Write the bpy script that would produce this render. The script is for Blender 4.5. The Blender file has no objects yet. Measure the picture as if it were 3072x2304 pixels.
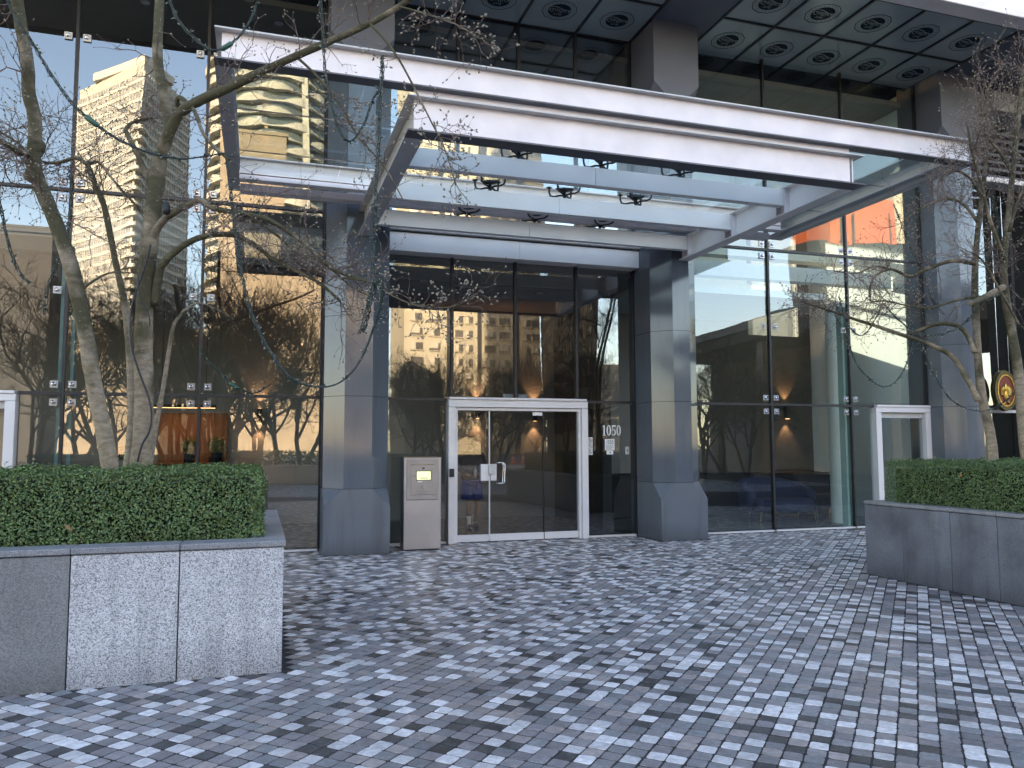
import bpy, math, random
from mathutils import Vector, Matrix, Euler, noise

S = bpy.context.scene
COL = S.collection
R = math.radians

# ------------------------------------------------------------------ camera
FPX, PW, PH = 2359.03, 3072.0, 2304.0
CX = Vector((0.95183788, -0.30659080, -0.00259366))    # camera right
CD = Vector((0.02154870, 0.07533348, -0.99692553))     # camera down
CF = Vector((0.30584358, 0.94885560, 0.07831189))      # camera forward
EYE = Vector((0.0, 0.0, 1.62))
cam_d = bpy.data.cameras.new('camera')
cam_d.sensor_width = 36.0
cam_d.lens = 36.0 * FPX / PW
cam_d.clip_start = 0.05
cam_d.clip_end = 3000
cam = bpy.data.objects.new('camera', cam_d)
COL.objects.link(cam)
cam.matrix_world = Matrix(((CX.x, -CD.x, -CF.x, EYE.x), (CX.y, -CD.y, -CF.y, EYE.y), (CX.z, -CD.z, -CF.z, EYE.z), (0, 0, 0, 1)))
S.camera = cam

# ------------------------------------------------------------------ world, sun, exposure
SUN_DIR = Vector((-0.45, 0.85, 0.30)).normalized()      # towards the sun: behind and left of the building
w = bpy.data.worlds.new('World')
S.world = w
w.use_nodes = True
wn = w.node_tree.nodes
sky = wn.new('ShaderNodeTexSky')
sky.sky_type = 'NISHITA'
sky.sun_disc = False
sky.sun_elevation = math.asin(SUN_DIR.z)
sky.sun_rotation = math.atan2(SUN_DIR.x, SUN_DIR.y)
sky.air_density = 1.0
sky.dust_density = 1.0
sky.ozone_density = 1.5
w.node_tree.links.new(sky.outputs[0], wn['Background'].inputs[0])
wn['Background'].inputs[1].default_value = 0.15
sd = bpy.data.lights.new('sun', 'SUN')
sd.energy = 4.6
sd.angle = R(0.53)
sd.color = (1.0, 0.90, 0.74)
sun = bpy.data.objects.new('sun', sd)
COL.objects.link(sun)
sun.rotation_euler = SUN_DIR.to_track_quat('Z', 'Y').to_euler()
sun.location = (-20, 40, 60)

S.view_settings.view_transform = 'Standard'
S.view_settings.look = 'None'
S.view_settings.gamma = 1.0
S.view_settings.use_curve_mapping = False
try:                                   # the camera's own white balance for open shade
    S.view_settings.use_white_balance = True
    S.view_settings.white_balance_temperature = 8000
    S.view_settings.white_balance_tint = 16
except Exception:
    pass
S.view_settings.exposure = 2.95
S.render.engine = 'CYCLES'
cy = S.cycles
cy.max_bounces = 7
cy.diffuse_bounces = 3
cy.glossy_bounces = 4
cy.transmission_bounces = 4
cy.transparent_max_bounces = 12
cy.caustics_reflective = False
cy.caustics_refractive = False
cy.sample_clamp_indirect = 6.0
cy.use_adaptive_sampling = True
cy.adaptive_threshold = 0.015
cy.use_denoising = True
try:
    cy.denoiser = 'OPENIMAGEDENOISE'
except Exception:
    pass

# ------------------------------------------------------------------ helpers
def at(u, v, Y):
    """point on the plane y = Y seen at pixel (u, v) of the 3072 x 2304 photograph"""
    d = CX * ((u - PW / 2) / FPX) + CD * ((v - PH / 2) / FPX) + CF
    return EYE + d * (Y / d.y)

def mir(u, v, Yv, plane=12.75):
    """place of a thing seen mirrored in the glass: virtual depth Yv -> real position behind the viewer"""
    p = at(u, v, Yv)
    return Vector((p.x, 2 * plane - Yv, p.z))

def pix(P):
    q = Vector(P) - EYE
    z = q.dot(CF)
    if z < 0.05:
        return None
    return (FPX * q.dot(CX) / z + PW / 2, FPX * q.dot(CD) / z + PH / 2, z)

class MB:
    def __init__(s):
        s.v = []; s.f = []; s.m = []
    def add(s, vs, fs, mi=0):
        o = len(s.v)
        s.v.extend([tuple(p) for p in vs])
        s.f.extend([tuple(i + o for i in f) for f in fs])
        s.m.extend([mi] * len(fs))
        return s
    def box(s, x0, x1, y0, y1, z0, z1, mi=0):
        return s.add([(x0, y0, z0), (x1, y0, z0), (x1, y1, z0), (x0, y1, z0), (x0, y0, z1), (x1, y0, z1), (x1, y1, z1), (x0, y1, z1)],
                     [(0, 3, 2, 1), (4, 5, 6, 7), (0, 1, 5, 4), (1, 2, 6, 5), (2, 3, 7, 6), (3, 0, 4, 7)], mi)
    def bbox(s, x0, x1, y0, y1, z0, z1, b=0.006, mi=0):
        """box with its edges bevelled"""
        def ring(z, i):
            return [(x0 + i, y0 + b, z), (x0 + b, y0 + i, z), (x1 - b, y0 + i, z), (x1 - i, y0 + b, z),
                    (x1 - i, y1 - b, z), (x1 - b, y1 - i, z), (x0 + b, y1 - i, z), (x0 + i, y1 - b, z)]
        vs = ring(z0, b * .5) + ring(z0 + b, 0) + ring(z1 - b, 0) + ring(z1, b * .5)
        vs[0:8] = [(min(max(x, x0 + b), x1 - b), min(max(y, y0 + b), y1 - b), z) for x, y, z in vs[0:8]]
        vs[24:32] = [(min(max(x, x0 + b), x1 - b), min(max(y, y0 + b), y1 - b), z) for x, y, z in vs[24:32]]
        fs = [tuple(range(7, -1, -1)), tuple(range(24, 32))]
        for k in range(3):
            for i in range(8):
                j = (i + 1) % 8
                fs.append((k * 8 + i, k * 8 + j, k * 8 + 8 + j, k * 8 + 8 + i))
        return s.add(vs, fs, mi)
    def prism(s, poly, z0, z1, mi=0):
        n = len(poly)
        vs = [(x, y, z0) for x, y in poly] + [(x, y, z1) for x, y in poly]
        fs = [tuple(range(n - 1, -1, -1)), tuple(range(n, 2 * n))]
        fs += [(i, (i + 1) % n, n + (i + 1) % n, n + i) for i in range(n)]
        return s.add(vs, fs, mi)
    def slab(s, poly3, d, mi=0):
        """polygon in space given thickness by vector d"""
        n = len(poly3); d = Vector(d)
        vs = [Vector(p) for p in poly3] + [Vector(p) + d for p in poly3]
        fs = [tuple(range(n)), tuple(range(2 * n - 1, n - 1, -1))]
        fs += [(i, n + i, n + (i + 1) % n, (i + 1) % n) for i in range(n)]
        return s.add(vs, fs, mi)
    def tube(s, pts, rad, sides=6, mi=0, cap=True):
        pts = [Vector(p) for p in pts]
        n = len(pts)
        if not hasattr(rad, '__len__'):
            rad = [rad] * n
        vs = []; fs = []
        t = (pts[1] - pts[0]).normalized()
        a = t.orthogonal().normalized()
        for i, p in enumerate(pts):
            if i == 0: t = pts[1] - pts[0]
            elif i == n - 1: t = pts[-1] - pts[-2]
            else: t = pts[i + 1] - pts[i - 1]
            if t.length < 1e-9: t = Vector((0, 0, 1))
            t = t.normalized()
            a = a - t * a.dot(t)
            if a.length < 1e-6: a = t.orthogonal()
            a.normalize()
            b = t.cross(a)
            for k in range(sides):
                q = 2 * math.pi * k / sides
                vs.append(p + (a * math.cos(q) + b * math.sin(q)) * rad[i])
        for i in range(n - 1):
            for k in range(sides):
                j = (k + 1) % sides
                fs.append((i * sides + k, i * sides + j, (i + 1) * sides + j, (i + 1) * sides + k))
        if cap:
            fs.append(tuple(range(sides - 1, -1, -1)))
            fs.append(tuple((n - 1) * sides + k for k in range(sides)))
        return s.add(vs, fs, mi)
    def lathe(s, prof, c=(0, 0, 0), seg=20, mi=0, sx=1, sy=1):
        vs = []; fs = []
        for r, z in prof:
            for k in range(seg):
                q = 2 * math.pi * k / seg
                vs.append((c[0] + sx * r * math.cos(q), c[1] + sy * r * math.sin(q), c[2] + z))
        for i in range(len(prof) - 1):
            for k in range(seg):
                j = (k + 1) % seg
                fs.append((i * seg + k, i * seg + j, (i + 1) * seg + j, (i + 1) * seg + k))
        fs.append(tuple(range(seg - 1, -1, -1)))
        fs.append(tuple((len(prof) - 1) * seg + k for k in range(seg)))
        return s.add(vs, fs, mi)
    def loft(s, rings, mi=0):
        n = len(rings[0]); vs = [p for r in rings for p in r]; fs = []
        for i in range(len(rings) - 1):
            for k in range(n):
                j = (k + 1) % n
                fs.append((i * n + k, i * n + j, (i + 1) * n + j, (i + 1) * n + k))
        fs.append(tuple(range(n - 1, -1, -1)))
        fs.append(tuple((len(rings) - 1) * n + k for k in range(n)))
        return s.add(vs, fs, mi)
    def mesh(s, name, mats, smooth=False):
        me = bpy.data.meshes.new(name)
        me.from_pydata(s.v, [], s.f)
        for m in (mats if isinstance(mats, (list, tuple)) else [mats]):
            me.materials.append(m)
        if any(s.m):
            me.polygons.foreach_set('material_index', s.m)
        if smooth:
            me.polygons.foreach_set('use_smooth', [True] * len(me.polygons))
        me.update()
        return me
    def build(s, name, mats, parent=None, smooth=False, loc=None):
        o = bpy.data.objects.new(name, s.mesh(name, mats, smooth))
        COL.objects.link(o)
        if loc is not None: o.location = loc
        if parent is not None:
            o.parent = parent
            o.matrix_parent_inverse = parent.matrix_basis.inverted()
        return o

def empty(name, loc=(0, 0, 0)):
    o = bpy.data.objects.new(name, None)
    o.location = loc
    o.empty_display_size = 0.2
    COL.objects.link(o)
    return o

def tag(o, label=None, cat=None, group=None, kind=None):
    if label: o['label'] = label
    if cat: o['category'] = cat
    if group: o['group'] = group
    if kind: o['kind'] = kind
    return o

def copy_obj(o, parent=None, name=None):
    c = o.copy()
    COL.objects.link(c)
    c.parent = parent
    return c

def copy_tree(root):
    r = root.copy(); COL.objects.link(r)
    for ch in list(root.children):
        c = ch.copy(); COL.objects.link(c); c.parent = r
        for g in list(ch.children):
            d = g.copy(); COL.objects.link(d); d.parent = c
    return r

# ------------------------------------------------------------------ materials
def newmat(name):
    m = bpy.data.materials.new(name)
    m.use_nodes = True
    nt = m.node_tree
    return m, nt, nt.nodes, nt.links, nt.nodes['Principled BSDF']

def ramp(nd, pts, interp='LINEAR'):
    cr = nd.color_ramp
    cr.interpolation = interp
    while len(cr.elements) < len(pts): cr.elements.new(0.5)
    for e, (p, c) in zip(cr.elements, pts):
        e.position = p
        e.color = (c[0], c[1], c[2], 1) if len(c) == 3 else c

def simple(name, col, rough=0.5, metal=0.0, var=0.12, scale=6.0, bump=0.0, bscale=60.0, spec=0.5, island=0.0, coat=0.0):
    """principled paint with a little cloudy variation and fine relief"""
    m, nt, N, L, B = newmat(name)
    g = N.new('ShaderNodeNewGeometry')
    nz = N.new('ShaderNodeTexNoise'); nz.inputs['Scale'].default_value = scale; nz.inputs['Detail'].default_value = 6
    L.new(g.outputs['Position'], nz.inputs['Vector'])
    cr = N.new('ShaderNodeValToRGB')
    ramp(cr, [(0.3, [c * (1 - var) for c in col]), (0.7, [min(1, c * (1 + var)) for c in col])])
    L.new(nz.outputs['Fac'], cr.inputs[0])
    out = cr.outputs[0]
    if island:
        mm = N.new('ShaderNodeMath'); mm.operation = 'MULTIPLY_ADD'; mm.inputs[1].default_value = 2 * island; mm.inputs[2].default_value = 1 - island
        L.new(g.outputs['Random Per Island'], mm.inputs[0])
        mx = N.new('ShaderNodeVectorMath'); mx.operation = 'SCALE'
        L.new(out, mx.inputs[0]); L.new(mm.outputs[0], mx.inputs['Scale'])
        out = mx.outputs[0]
    L.new(out, B.inputs['Base Color'])
    B.inputs['Roughness'].default_value = rough
    B.inputs['Metallic'].default_value = metal
    B.inputs['Specular IOR Level'].default_value = spec
    B.inputs['Coat Weight'].default_value = coat
    if bump:
        n2 = N.new('ShaderNodeTexNoise'); n2.inputs['Scale'].default_value = bscale; n2.inputs['Detail'].default_value = 4
        L.new(g.outputs['Position'], n2.inputs['Vector'])
        b = N.new('ShaderNodeBump'); b.inputs['Strength'].default_value = bump; b.inputs['Distance'].default_value = 0.01
        L.new(n2.outputs['Fac'], b.inputs['Height']); L.new(b.outputs[0], B.inputs['Normal'])
    return m

def glass_mat(name, tint, base, rough=0.0, wave=0.02, wscale=0.5):
    m, nt, N, L, B = newmat(name)
    N.remove(B)
    out = N['Material Output']
    tr = N.new('ShaderNodeBsdfTransparent'); tr.inputs[0].default_value = (*tint, 1)
    gl = N.new('ShaderNodeBsdfGlossy'); gl.inputs['Roughness'].default_value = rough; gl.inputs[0].default_value = (0.94, 0.98, 1.0, 1)
    fr = N.new('ShaderNodeFresnel')
    gb = N.new('ShaderNodeNewGeometry')
    io = N.new('ShaderNodeMapRange'); io.inputs[3].default_value = 1.52; io.inputs[4].default_value = 1 / 1.52    # a thin sheet reflects alike from both sides
    L.new(gb.outputs['Backfacing'], io.inputs[0]); L.new(io.outputs[0], fr.inputs[0])
    ma = N.new('ShaderNodeMath'); ma.operation = 'MULTIPLY_ADD'; ma.inputs[1].default_value = 1.0 - base; ma.inputs[2].default_value = base - 0.04; ma.use_clamp = True
    L.new(fr.outputs[0], ma.inputs[0])
    mx = N.new('ShaderNodeMixShader')
    L.new(ma.outputs[0], mx.inputs[0]); L.new(tr.outputs[0], mx.inputs[1]); L.new(gl.outputs[0], mx.inputs[2])
    L.new(mx.outputs[0], out.inputs[0])
    if wave:
        g = N.new('ShaderNodeNewGeometry')
        nz = N.new('ShaderNodeTexNoise'); nz.inputs['Scale'].default_value = wscale; nz.inputs['Detail'].default_value = 0.0
        mp = N.new('ShaderNodeVectorMath'); mp.operation = 'MULTIPLY'; mp.inputs[1].default_value = (1.6, 1, 0.5)
        L.new(g.outputs['Position'], mp.inputs[0]); L.new(mp.outputs[0], nz.inputs['Vector'])
        b = N.new('ShaderNodeBump'); b.inputs['Strength'].default_value = 1.0; b.inputs['Distance'].default_value = wave
        L.new(nz.outputs['Fac'], b.inputs['Height']); L.new(b.outputs[0], gl.inputs['Normal']); 
    return m

def emis(name, col, strength):
    m, nt, N, L, B = newmat(name)
    B.inputs['Base Color'].default_value = (*col, 1)
    B.inputs['Emission Color'].default_value = (*col, 1)
    B.inputs['Emission Strength'].default_value = strength
    return m

def stone_tile(name, col, vein, rough):
    """tumbled marble cube: cloudy stone with thin pale veins, each piece its own tone"""
    m, nt, N, L, B = newmat(name)
    g = N.new('ShaderNodeNewGeometry')
    oi = N.new('ShaderNodeObjectInfo')
    nz = N.new('ShaderNodeTexNoise'); nz.inputs['Scale'].default_value = 22; nz.inputs['Detail'].default_value = 8; nz.inputs['Roughness'].default_value = 0.65
    L.new(g.outputs['Position'], nz.inputs['Vector'])
    cr = N.new('ShaderNodeValToRGB')
    ramp(cr, [(0.30, [c * 0.66 for c in col]), (0.70, [min(1, c * 1.28) for c in col])])
    L.new(nz.outputs['Fac'], cr.inputs[0])
    n2 = N.new('ShaderNodeTexNoise'); n2.inputs['Scale'].default_value = 26; n2.inputs['Detail'].default_value = 4; n2.inputs['Distortion'].default_value = 2.2
    L.new(g.outputs['Position'], n2.inputs['Vector'])
    vr = N.new('ShaderNodeValToRGB')
    ramp(vr, [(0.46, (0, 0, 0)), (0.5, (1, 1, 1)), (0.54, (0, 0, 0))])
    L.new(n2.outputs['Fac'], vr.inputs[0])
    n3 = N.new('ShaderNodeTexNoise'); n3.inputs['Scale'].default_value = 7
    L.new(g.outputs['Position'], n3.inputs['Vector'])
    v3 = N.new('ShaderNodeMath'); v3.operation = 'MULTIPLY_ADD'; v3.inputs[1].default_value = 4; v3.inputs[2].default_value = -1.5; v3.use_clamp = True
    L.new(n3.outputs['Fac'], v3.inputs[0])
    vm = N.new('ShaderNodeMath'); vm.operation = 'MULTIPLY'
    L.new(vr.outputs[0], vm.inputs[0]); L.new(v3.outputs[0], vm.inputs[1])
    v4 = N.new('ShaderNodeMath'); v4.operation = 'MULTIPLY'; v4.inputs[1].default_value = vein
    L.new(vm.outputs[0], v4.inputs[0])
    mx = N.new('ShaderNodeMix'); mx.data_type = 'RGBA'
    L.new(v4.outputs[0], mx.inputs[0]); L.new(cr.outputs[0], mx.inputs[6]); mx.inputs[7].default_value = (0.5, 0.5, 0.52, 1)
    rs = N.new('ShaderNodeMath'); rs.operation = 'ADD'
    L.new(g.outputs['Random Per Island'], rs.inputs[0]); L.new(oi.outputs['Random'], rs.inputs[1])
    fr = N.new('ShaderNodeMath'); fr.operation = 'FRACT'; L.new(rs.outputs[0], fr.inputs[0])
    ma = N.new('ShaderNodeMath'); ma.operation = 'MULTIPLY_ADD'; ma.inputs[1].default_value = 0.42; ma.inputs[2].default_value = 0.8
    L.new(fr.outputs[0], ma.inputs[0])
    # broad wear and dirt over the whole floor
    n5 = N.new('ShaderNodeTexNoise'); n5.inputs['Scale'].default_value = 1.1; n5.inputs['Detail'].default_value = 6
    L.new(g.outputs['Position'], n5.inputs['Vector'])
    d5 = N.new('ShaderNodeMath'); d5.operation = 'MULTIPLY_ADD'; d5.inputs[1].default_value = 0.5; d5.inputs[2].default_value = 0.75
    L.new(n5.outputs['Fac'], d5.inputs[0])
    mm = N.new('ShaderNodeMath'); mm.operation = 'MULTIPLY'; L.new(ma.outputs[0], mm.inputs[0]); L.new(d5.outputs[0], mm.inputs[1])
    sc = N.new('ShaderNodeVectorMath'); sc.operation = 'SCALE'
    L.new(mx.outputs[2], sc.inputs[0]); L.new(mm.outputs[0], sc.inputs['Scale'])
    L.new(sc.outputs[0], B.inputs['Base Color'])
    rr = N.new('ShaderNodeMath'); rr.operation = 'MULTIPLY_ADD'; rr.inputs[1].default_value = 0.22; rr.inputs[2].default_value = rough - 0.1
    L.new(nz.outputs['Fac'], rr.inputs[0]); L.new(rr.outputs[0], B.inputs['Roughness'])
    b = N.new('ShaderNodeBump'); b.inputs['Strength'].default_value = 0.25; b.inputs['Distance'].default_value = 0.004
    L.new(nz.outputs['Fac'], b.inputs['Height']); L.new(b.outputs[0], B.inputs['Normal'])
    return m

def granite(name, c0, c1, c2, scale=220, rough=0.6, bump=0.3, blotch=0.15, bl_scale=2.0, dirt=0.22):
    m, nt, N, L, B = newmat(name)
    g = N.new('ShaderNodeNewGeometry')
    vo = N.new('ShaderNodeTexVoronoi'); vo.inputs['Scale'].default_value = scale
    L.new(g.outputs['Position'], vo.inputs['Vector'])
    cr = N.new('ShaderNodeValToRGB'); ramp(cr, [(0.05, c0), (0.35, c1), (0.8, c2)])
    sp = N.new('ShaderNodeSeparateColor'); L.new(vo.outputs['Color'], sp.inputs[0])
    L.new(sp.outputs[0], cr.inputs[0])
    nz = N.new('ShaderNodeTexNoise'); nz.inputs['Scale'].default_value = bl_scale; nz.inputs['Detail'].default_value = 5
    L.new(g.outputs['Position'], nz.inputs['Vector'])
    ma = N.new('ShaderNodeMath'); ma.operation = 'MULTIPLY_ADD'; ma.inputs[1].default_value = 4 * blotch; ma.inputs[2].default_value = 1 - 2 * blotch
    L.new(nz.outputs['Fac'], ma.inputs[0])
    sc = N.new('ShaderNodeVectorMath'); sc.operation = 'SCALE'
    L.new(cr.outputs[0], sc.inputs[0]); L.new(ma.outputs[0], sc.inputs['Scale'])
    # water streaks running down and splash dirt along the foot
    mp = N.new('ShaderNodeVectorMath'); mp.operation = 'MULTIPLY'; mp.inputs[1].default_value = (9, 9, 0.7)
    L.new(g.outputs['Position'], mp.inputs[0])
    ns = N.new('ShaderNodeTexNoise'); ns.inputs['Scale'].default_value = 1.0; ns.inputs['Detail'].default_value = 4
    L.new(mp.outputs[0], ns.inputs['Vector'])
    st = N.new('ShaderNodeMapRange'); st.inputs[1].default_value = 0.5; st.inputs[2].default_value = 0.72; st.inputs[3].default_value = 1.0; st.inputs[4].default_value = 1.0 - dirt
    L.new(ns.outputs['Fac'], st.inputs[0])
    xy = N.new('ShaderNodeSeparateXYZ'); L.new(g.outputs['Position'], xy.inputs[0])
    nd = N.new('ShaderNodeMath'); nd.operation = 'MULTIPLY_ADD'; nd.inputs[1].default_value = -0.5; L.new(nz.outputs['Fac'], nd.inputs[0]); L.new(xy.outputs['Z'], nd.inputs[2])
    ft = N.new('ShaderNodeMapRange'); ft.inputs[1].default_value = -0.26; ft.inputs[2].default_value = 0.04; ft.inputs[3].default_value = 1.0 - 1.6 * dirt; ft.inputs[4].default_value = 1.0
    L.new(nd.outputs[0], ft.inputs[0])
    m1 = N.new('ShaderNodeMath'); m1.operation = 'MULTIPLY'; L.new(st.outputs[0], m1.inputs[0]); L.new(ft.outputs[0], m1.inputs[1])
    s2 = N.new('ShaderNodeVectorMath'); s2.operation = 'SCALE'; L.new(sc.outputs[0], s2.inputs[0]); L.new(m1.outputs[0], s2.inputs['Scale'])
    L.new(s2.outputs[0], B.inputs['Base Color'])
    B.inputs['Roughness'].default_value = rough
    n2 = N.new('ShaderNodeTexNoise'); n2.inputs['Scale'].default_value = scale * 0.6; n2.inputs['Detail'].default_value = 3
    L.new(g.outputs['Position'], n2.inputs['Vector'])
    b = N.new('ShaderNodeBump'); b.inputs['Strength'].default_value = bump; b.inputs['Distance'].default_value = 0.004
    L.new(n2.outputs['Fac'], b.inputs['Height']); L.new(b.outputs[0], B.inputs['Normal'])
    return m

def bark_mat(name, c0, c1, moss):
    m, nt, N, L, B = newmat(name)
    g = N.new('ShaderNodeNewGeometry')
    mp = N.new('ShaderNodeVectorMath'); mp.operation = 'MULTIPLY'; mp.inputs[1].default_value = (1, 1, 2.2)
    L.new(g.outputs['Position'], mp.inputs[0])
    nz = N.new('ShaderNodeTexNoise'); nz.inputs['Scale'].default_value = 14; nz.inputs['Detail'].default_value = 8; nz.inputs['Roughness'].default_value = 0.7
    L.new(mp.outputs[0], nz.inputs['Vector'])
    cr = N.new('ShaderNodeValToRGB'); ramp(cr, [(0.3, c0), (0.7, c1)])
    L.new(nz.outputs['Fac'], cr.inputs[0])
    n2 = N.new('ShaderNodeTexNoise'); n2.inputs['Scale'].default_value = 3.5; n2.inputs['Detail'].default_value = 7
    L.new(g.outputs['Position'], n2.inputs['Vector'])
    sx = N.new('ShaderNodeSeparateXYZ'); L.new(g.outputs['Position'], sx.inputs[0])
    zf = N.new('ShaderNodeMapRange'); zf.inputs[1].default_value = 1.6; zf.inputs[2].default_value = 3.0; zf.inputs[3].default_value = -0.1; zf.inputs[4].default_value = 0.16
    L.new(sx.outputs['Z'], zf.inputs[0])
    ad = N.new('ShaderNodeMath'); ad.operation = 'ADD'; L.new(n2.outputs['Fac'], ad.inputs[0]); L.new(zf.outputs[0], ad.inputs[1])
    mr = N.new('ShaderNodeValToRGB'); ramp(mr, [(0.48, (0, 0, 0)), (0.66, (1, 1, 1))])
    L.new(ad.outputs[0], mr.inputs[0])
    mx = N.new('ShaderNodeMix'); mx.data_type = 'RGBA'
    L.new(mr.outputs[0], mx.inputs[0]); L.new(cr.outputs[0], mx.inputs[6]); mx.inputs[7].default_value = (*moss, 1)
    # pale lichen specks
    vo = N.new('ShaderNodeTexVoronoi'); vo.inputs['Scale'].default_value = 30
    L.new(g.outputs['Position'], vo.inputs['Vector'])
    lt = N.new('ShaderNodeMath'); lt.operation = 'LESS_THAN'; lt.inputs[1].default_value = 0.13
    L.new(vo.outputs['Distance'], lt.inputs[0])
    m2 = N.new('ShaderNodeMath'); m2.operation = 'MULTIPLY'; m2.inputs[1].default_value = 0.55
    L.new(lt.outputs[0], m2.inputs[0])
    mx2 = N.new('ShaderNodeMix'); mx2.data_type = 'RGBA'
    L.new(m2.outputs[0], mx2.inputs[0]); L.new(mx.outputs[2], mx2.inputs[6]); mx2.inputs[7].default_value = (0.34, 0.33, 0.28, 1)
    L.new(mx2.outputs[2], B.inputs['Base Color'])
    B.inputs['Roughness'].default_value = 0.85
    # horizontal rings in the bark
    wv = N.new('ShaderNodeTexWave'); wv.bands_direction = 'Z'; wv.inputs['Scale'].default_value = 4.5; wv.inputs['Distortion'].default_value = 7; wv.inputs['Detail'].default_value = 3; wv.inputs['Detail Scale'].default_value = 1.6
    L.new(g.outputs['Position'], wv.inputs['Vector'])
    a2 = N.new('ShaderNodeMath'); a2.operation = 'MULTIPLY_ADD'; a2.inputs[1].default_value = 0.35
    L.new(wv.outputs['Fac'], a2.inputs[0]); L.new(nz.outputs['Fac'], a2.inputs[2])
    b = N.new('ShaderNodeBump'); b.inputs['Strength'].default_value = 0.7; b.inputs['Distance'].default_value = 0.012
    L.new(a2.outputs[0], b.inputs['Height']); L.new(b.outputs[0], B.inputs['Normal'])
    return m

def leaf_mat(name, c0, c1):
    m, nt, N, L, B = newmat(name)
    g = N.new('ShaderNodeNewGeometry')
    cr = N.new('ShaderNodeValToRGB')
    ramp(cr, [(0.0, c0), (0.6, [(a + b) / 2 for a, b in zip(c0, c1)]), (0.93, c1), (1.0, (0.16, 0.15, 0.05))])
    L.new(g.outputs['Random Per Island'], cr.inputs[0])
    L.new(cr.outputs[0], B.inputs['Base Color'])
    B.inputs['Roughness'].default_value = 0.38
    B.inputs['Specular IOR Level'].default_value = 0.5
    return m

def wood_mat(name, c0, c1):
    m, nt, N, L, B = newmat(name)
    g = N.new('ShaderNodeNewGeometry')
    mp = N.new('ShaderNodeVectorMath'); mp.operation = 'MULTIPLY'; mp.inputs[1].default_value = (18, 18, 1.2)
    L.new(g.outputs['Position'], mp.inputs[0])
    nz = N.new('ShaderNodeTexNoise'); nz.inputs['Scale'].default_value = 1.0; nz.inputs['Detail'].default_value = 6
    L.new(mp.outputs[0], nz.inputs['Vector'])
    cr = N.new('ShaderNodeValToRGB'); ramp(cr, [(0.3, c0), (0.7, c1)])
    L.new(nz.outputs['Fac'], cr.inputs[0]); L.new(cr.outputs[0], B.inputs['Base Color'])
    B.inputs['Roughness'].default_value = 0.4
    return m

def paving_mat(name):
    """the same marble cubes laid diagonally, too far off to build one by one"""
    m, nt, N, L, B = newmat(name)
    g = N.new('ShaderNodeNewGeometry')
    mp = N.new('ShaderNodeMapping'); mp.inputs['Rotation'].default_value = (0, 0, R(45))
    L.new(g.outputs['Position'], mp.inputs[0])
    sc = N.new('ShaderNodeVectorMath'); sc.operation = 'SCALE'; sc.inputs['Scale'].default_value = 1 / 0.106
    L.new(mp.outputs[0], sc.inputs[0])
    fl = N.new('ShaderNodeVectorMath'); fl.operation = 'FLOOR'; L.new(sc.outputs[0], fl.inputs[0])
    wn_ = N.new('ShaderNodeTexWhiteNoise'); wn_.noise_dimensions = '2D'; L.new(fl.outputs[0], wn_.inputs['Vector'])
    cr = N.new('ShaderNodeValToRGB')
    ramp(cr, [(0.0, (0.03, 0.03, 0.034)), (0.12, (0.15, 0.145, 0.16)), (0.5, (0.2, 0.2, 0.22)), (0.68, (0.48, 0.49, 0.53))], 'CONSTANT')
    L.new(wn_.outputs['Value'], cr.inputs[0])
    L.new(cr.outputs[0], B.inputs['Base Color'])
    B.inputs['Roughness'].default_value = 0.5
    return m

M = {}
M['tile_light'] = stone_tile('marble_pale', (0.62, 0.595, 0.61), 0.05, 0.36)
M['tile_mid'] = stone_tile('marble_mauve', (0.215, 0.195, 0.205), 0.5, 0.36)
M['tile_blue'] = stone_tile('marble_bluegrey', (0.20, 0.20, 0.212), 0.35, 0.36)
M['tile_brown'] = stone_tile('marble_taupe', (0.30, 0.255, 0.245), 0.45, 0.45)
M['tile_dark'] = stone_tile('marble_black', (0.050, 0.047, 0.049), 0.3, 0.38)
M['grout'] = simple('joint_mortar', (0.034, 0.03, 0.031), 0.9, var=0.3, scale=9, bump=0.3, bscale=300)
M['paving_far'] = paving_mat('marble_paving_far')
M['asphalt'] = simple('asphalt', (0.06, 0.06, 0.065), 0.9, var=0.25, scale=0.6, bump=0.3, bscale=80)
M['granite_light'] = granite('granite_flamed', (0.15, 0.15, 0.16), (0.40, 0.39, 0.415), (0.66, 0.65, 0.68), 175, 0.7, 0.9, 0.1)
M['granite_grey'] = granite('granite_honed_grey', (0.13, 0.13, 0.13), (0.19, 0.19, 0.195), (0.25, 0.25, 0.255), 170, 0.6, 0.4, 0.14, 1.6)
M['granite_cap'] = granite('granite_coping', (0.12, 0.12, 0.13), (0.2, 0.2, 0.215), (0.30, 0.30, 0.32), 260, 0.5, 0.2, 0.12)
M['granite_dark'] = granite('granite_honed_dark', (0.062, 0.068, 0.082), (0.118, 0.127, 0.148), (0.178, 0.185, 0.21), 320, 0.45, 0.15, 0.5, 1.9)
M['pier'] = granite('polished_bluegrey_stone', (0.085, 0.10, 0.122), (0.098, 0.115, 0.14), (0.11, 0.128, 0.155), 500, 0.07, 0.02, 0.08, 1.0, 0.10)
M['pier2'] = granite('polished_bluegrey_stone_b', (0.10, 0.115, 0.138), (0.115, 0.132, 0.158), (0.13, 0.146, 0.172), 500, 0.3, 0.02, 0.05, 1.0)
M['soffit_stone'] = simple('soffit_stone', (0.10, 0.11, 0.14), 0.6, var=0.06, scale=2)
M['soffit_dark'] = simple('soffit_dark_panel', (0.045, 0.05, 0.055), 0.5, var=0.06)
M['soffit_glass'] = simple('back_painted_glass', (0.29, 0.345, 0.365), 0.16, var=0.05, scale=1.5)
M['logo_dark'] = simple('emblem_ink', (0.012, 0.02, 0.03), 0.6, var=0.05, spec=0.1)
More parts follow.
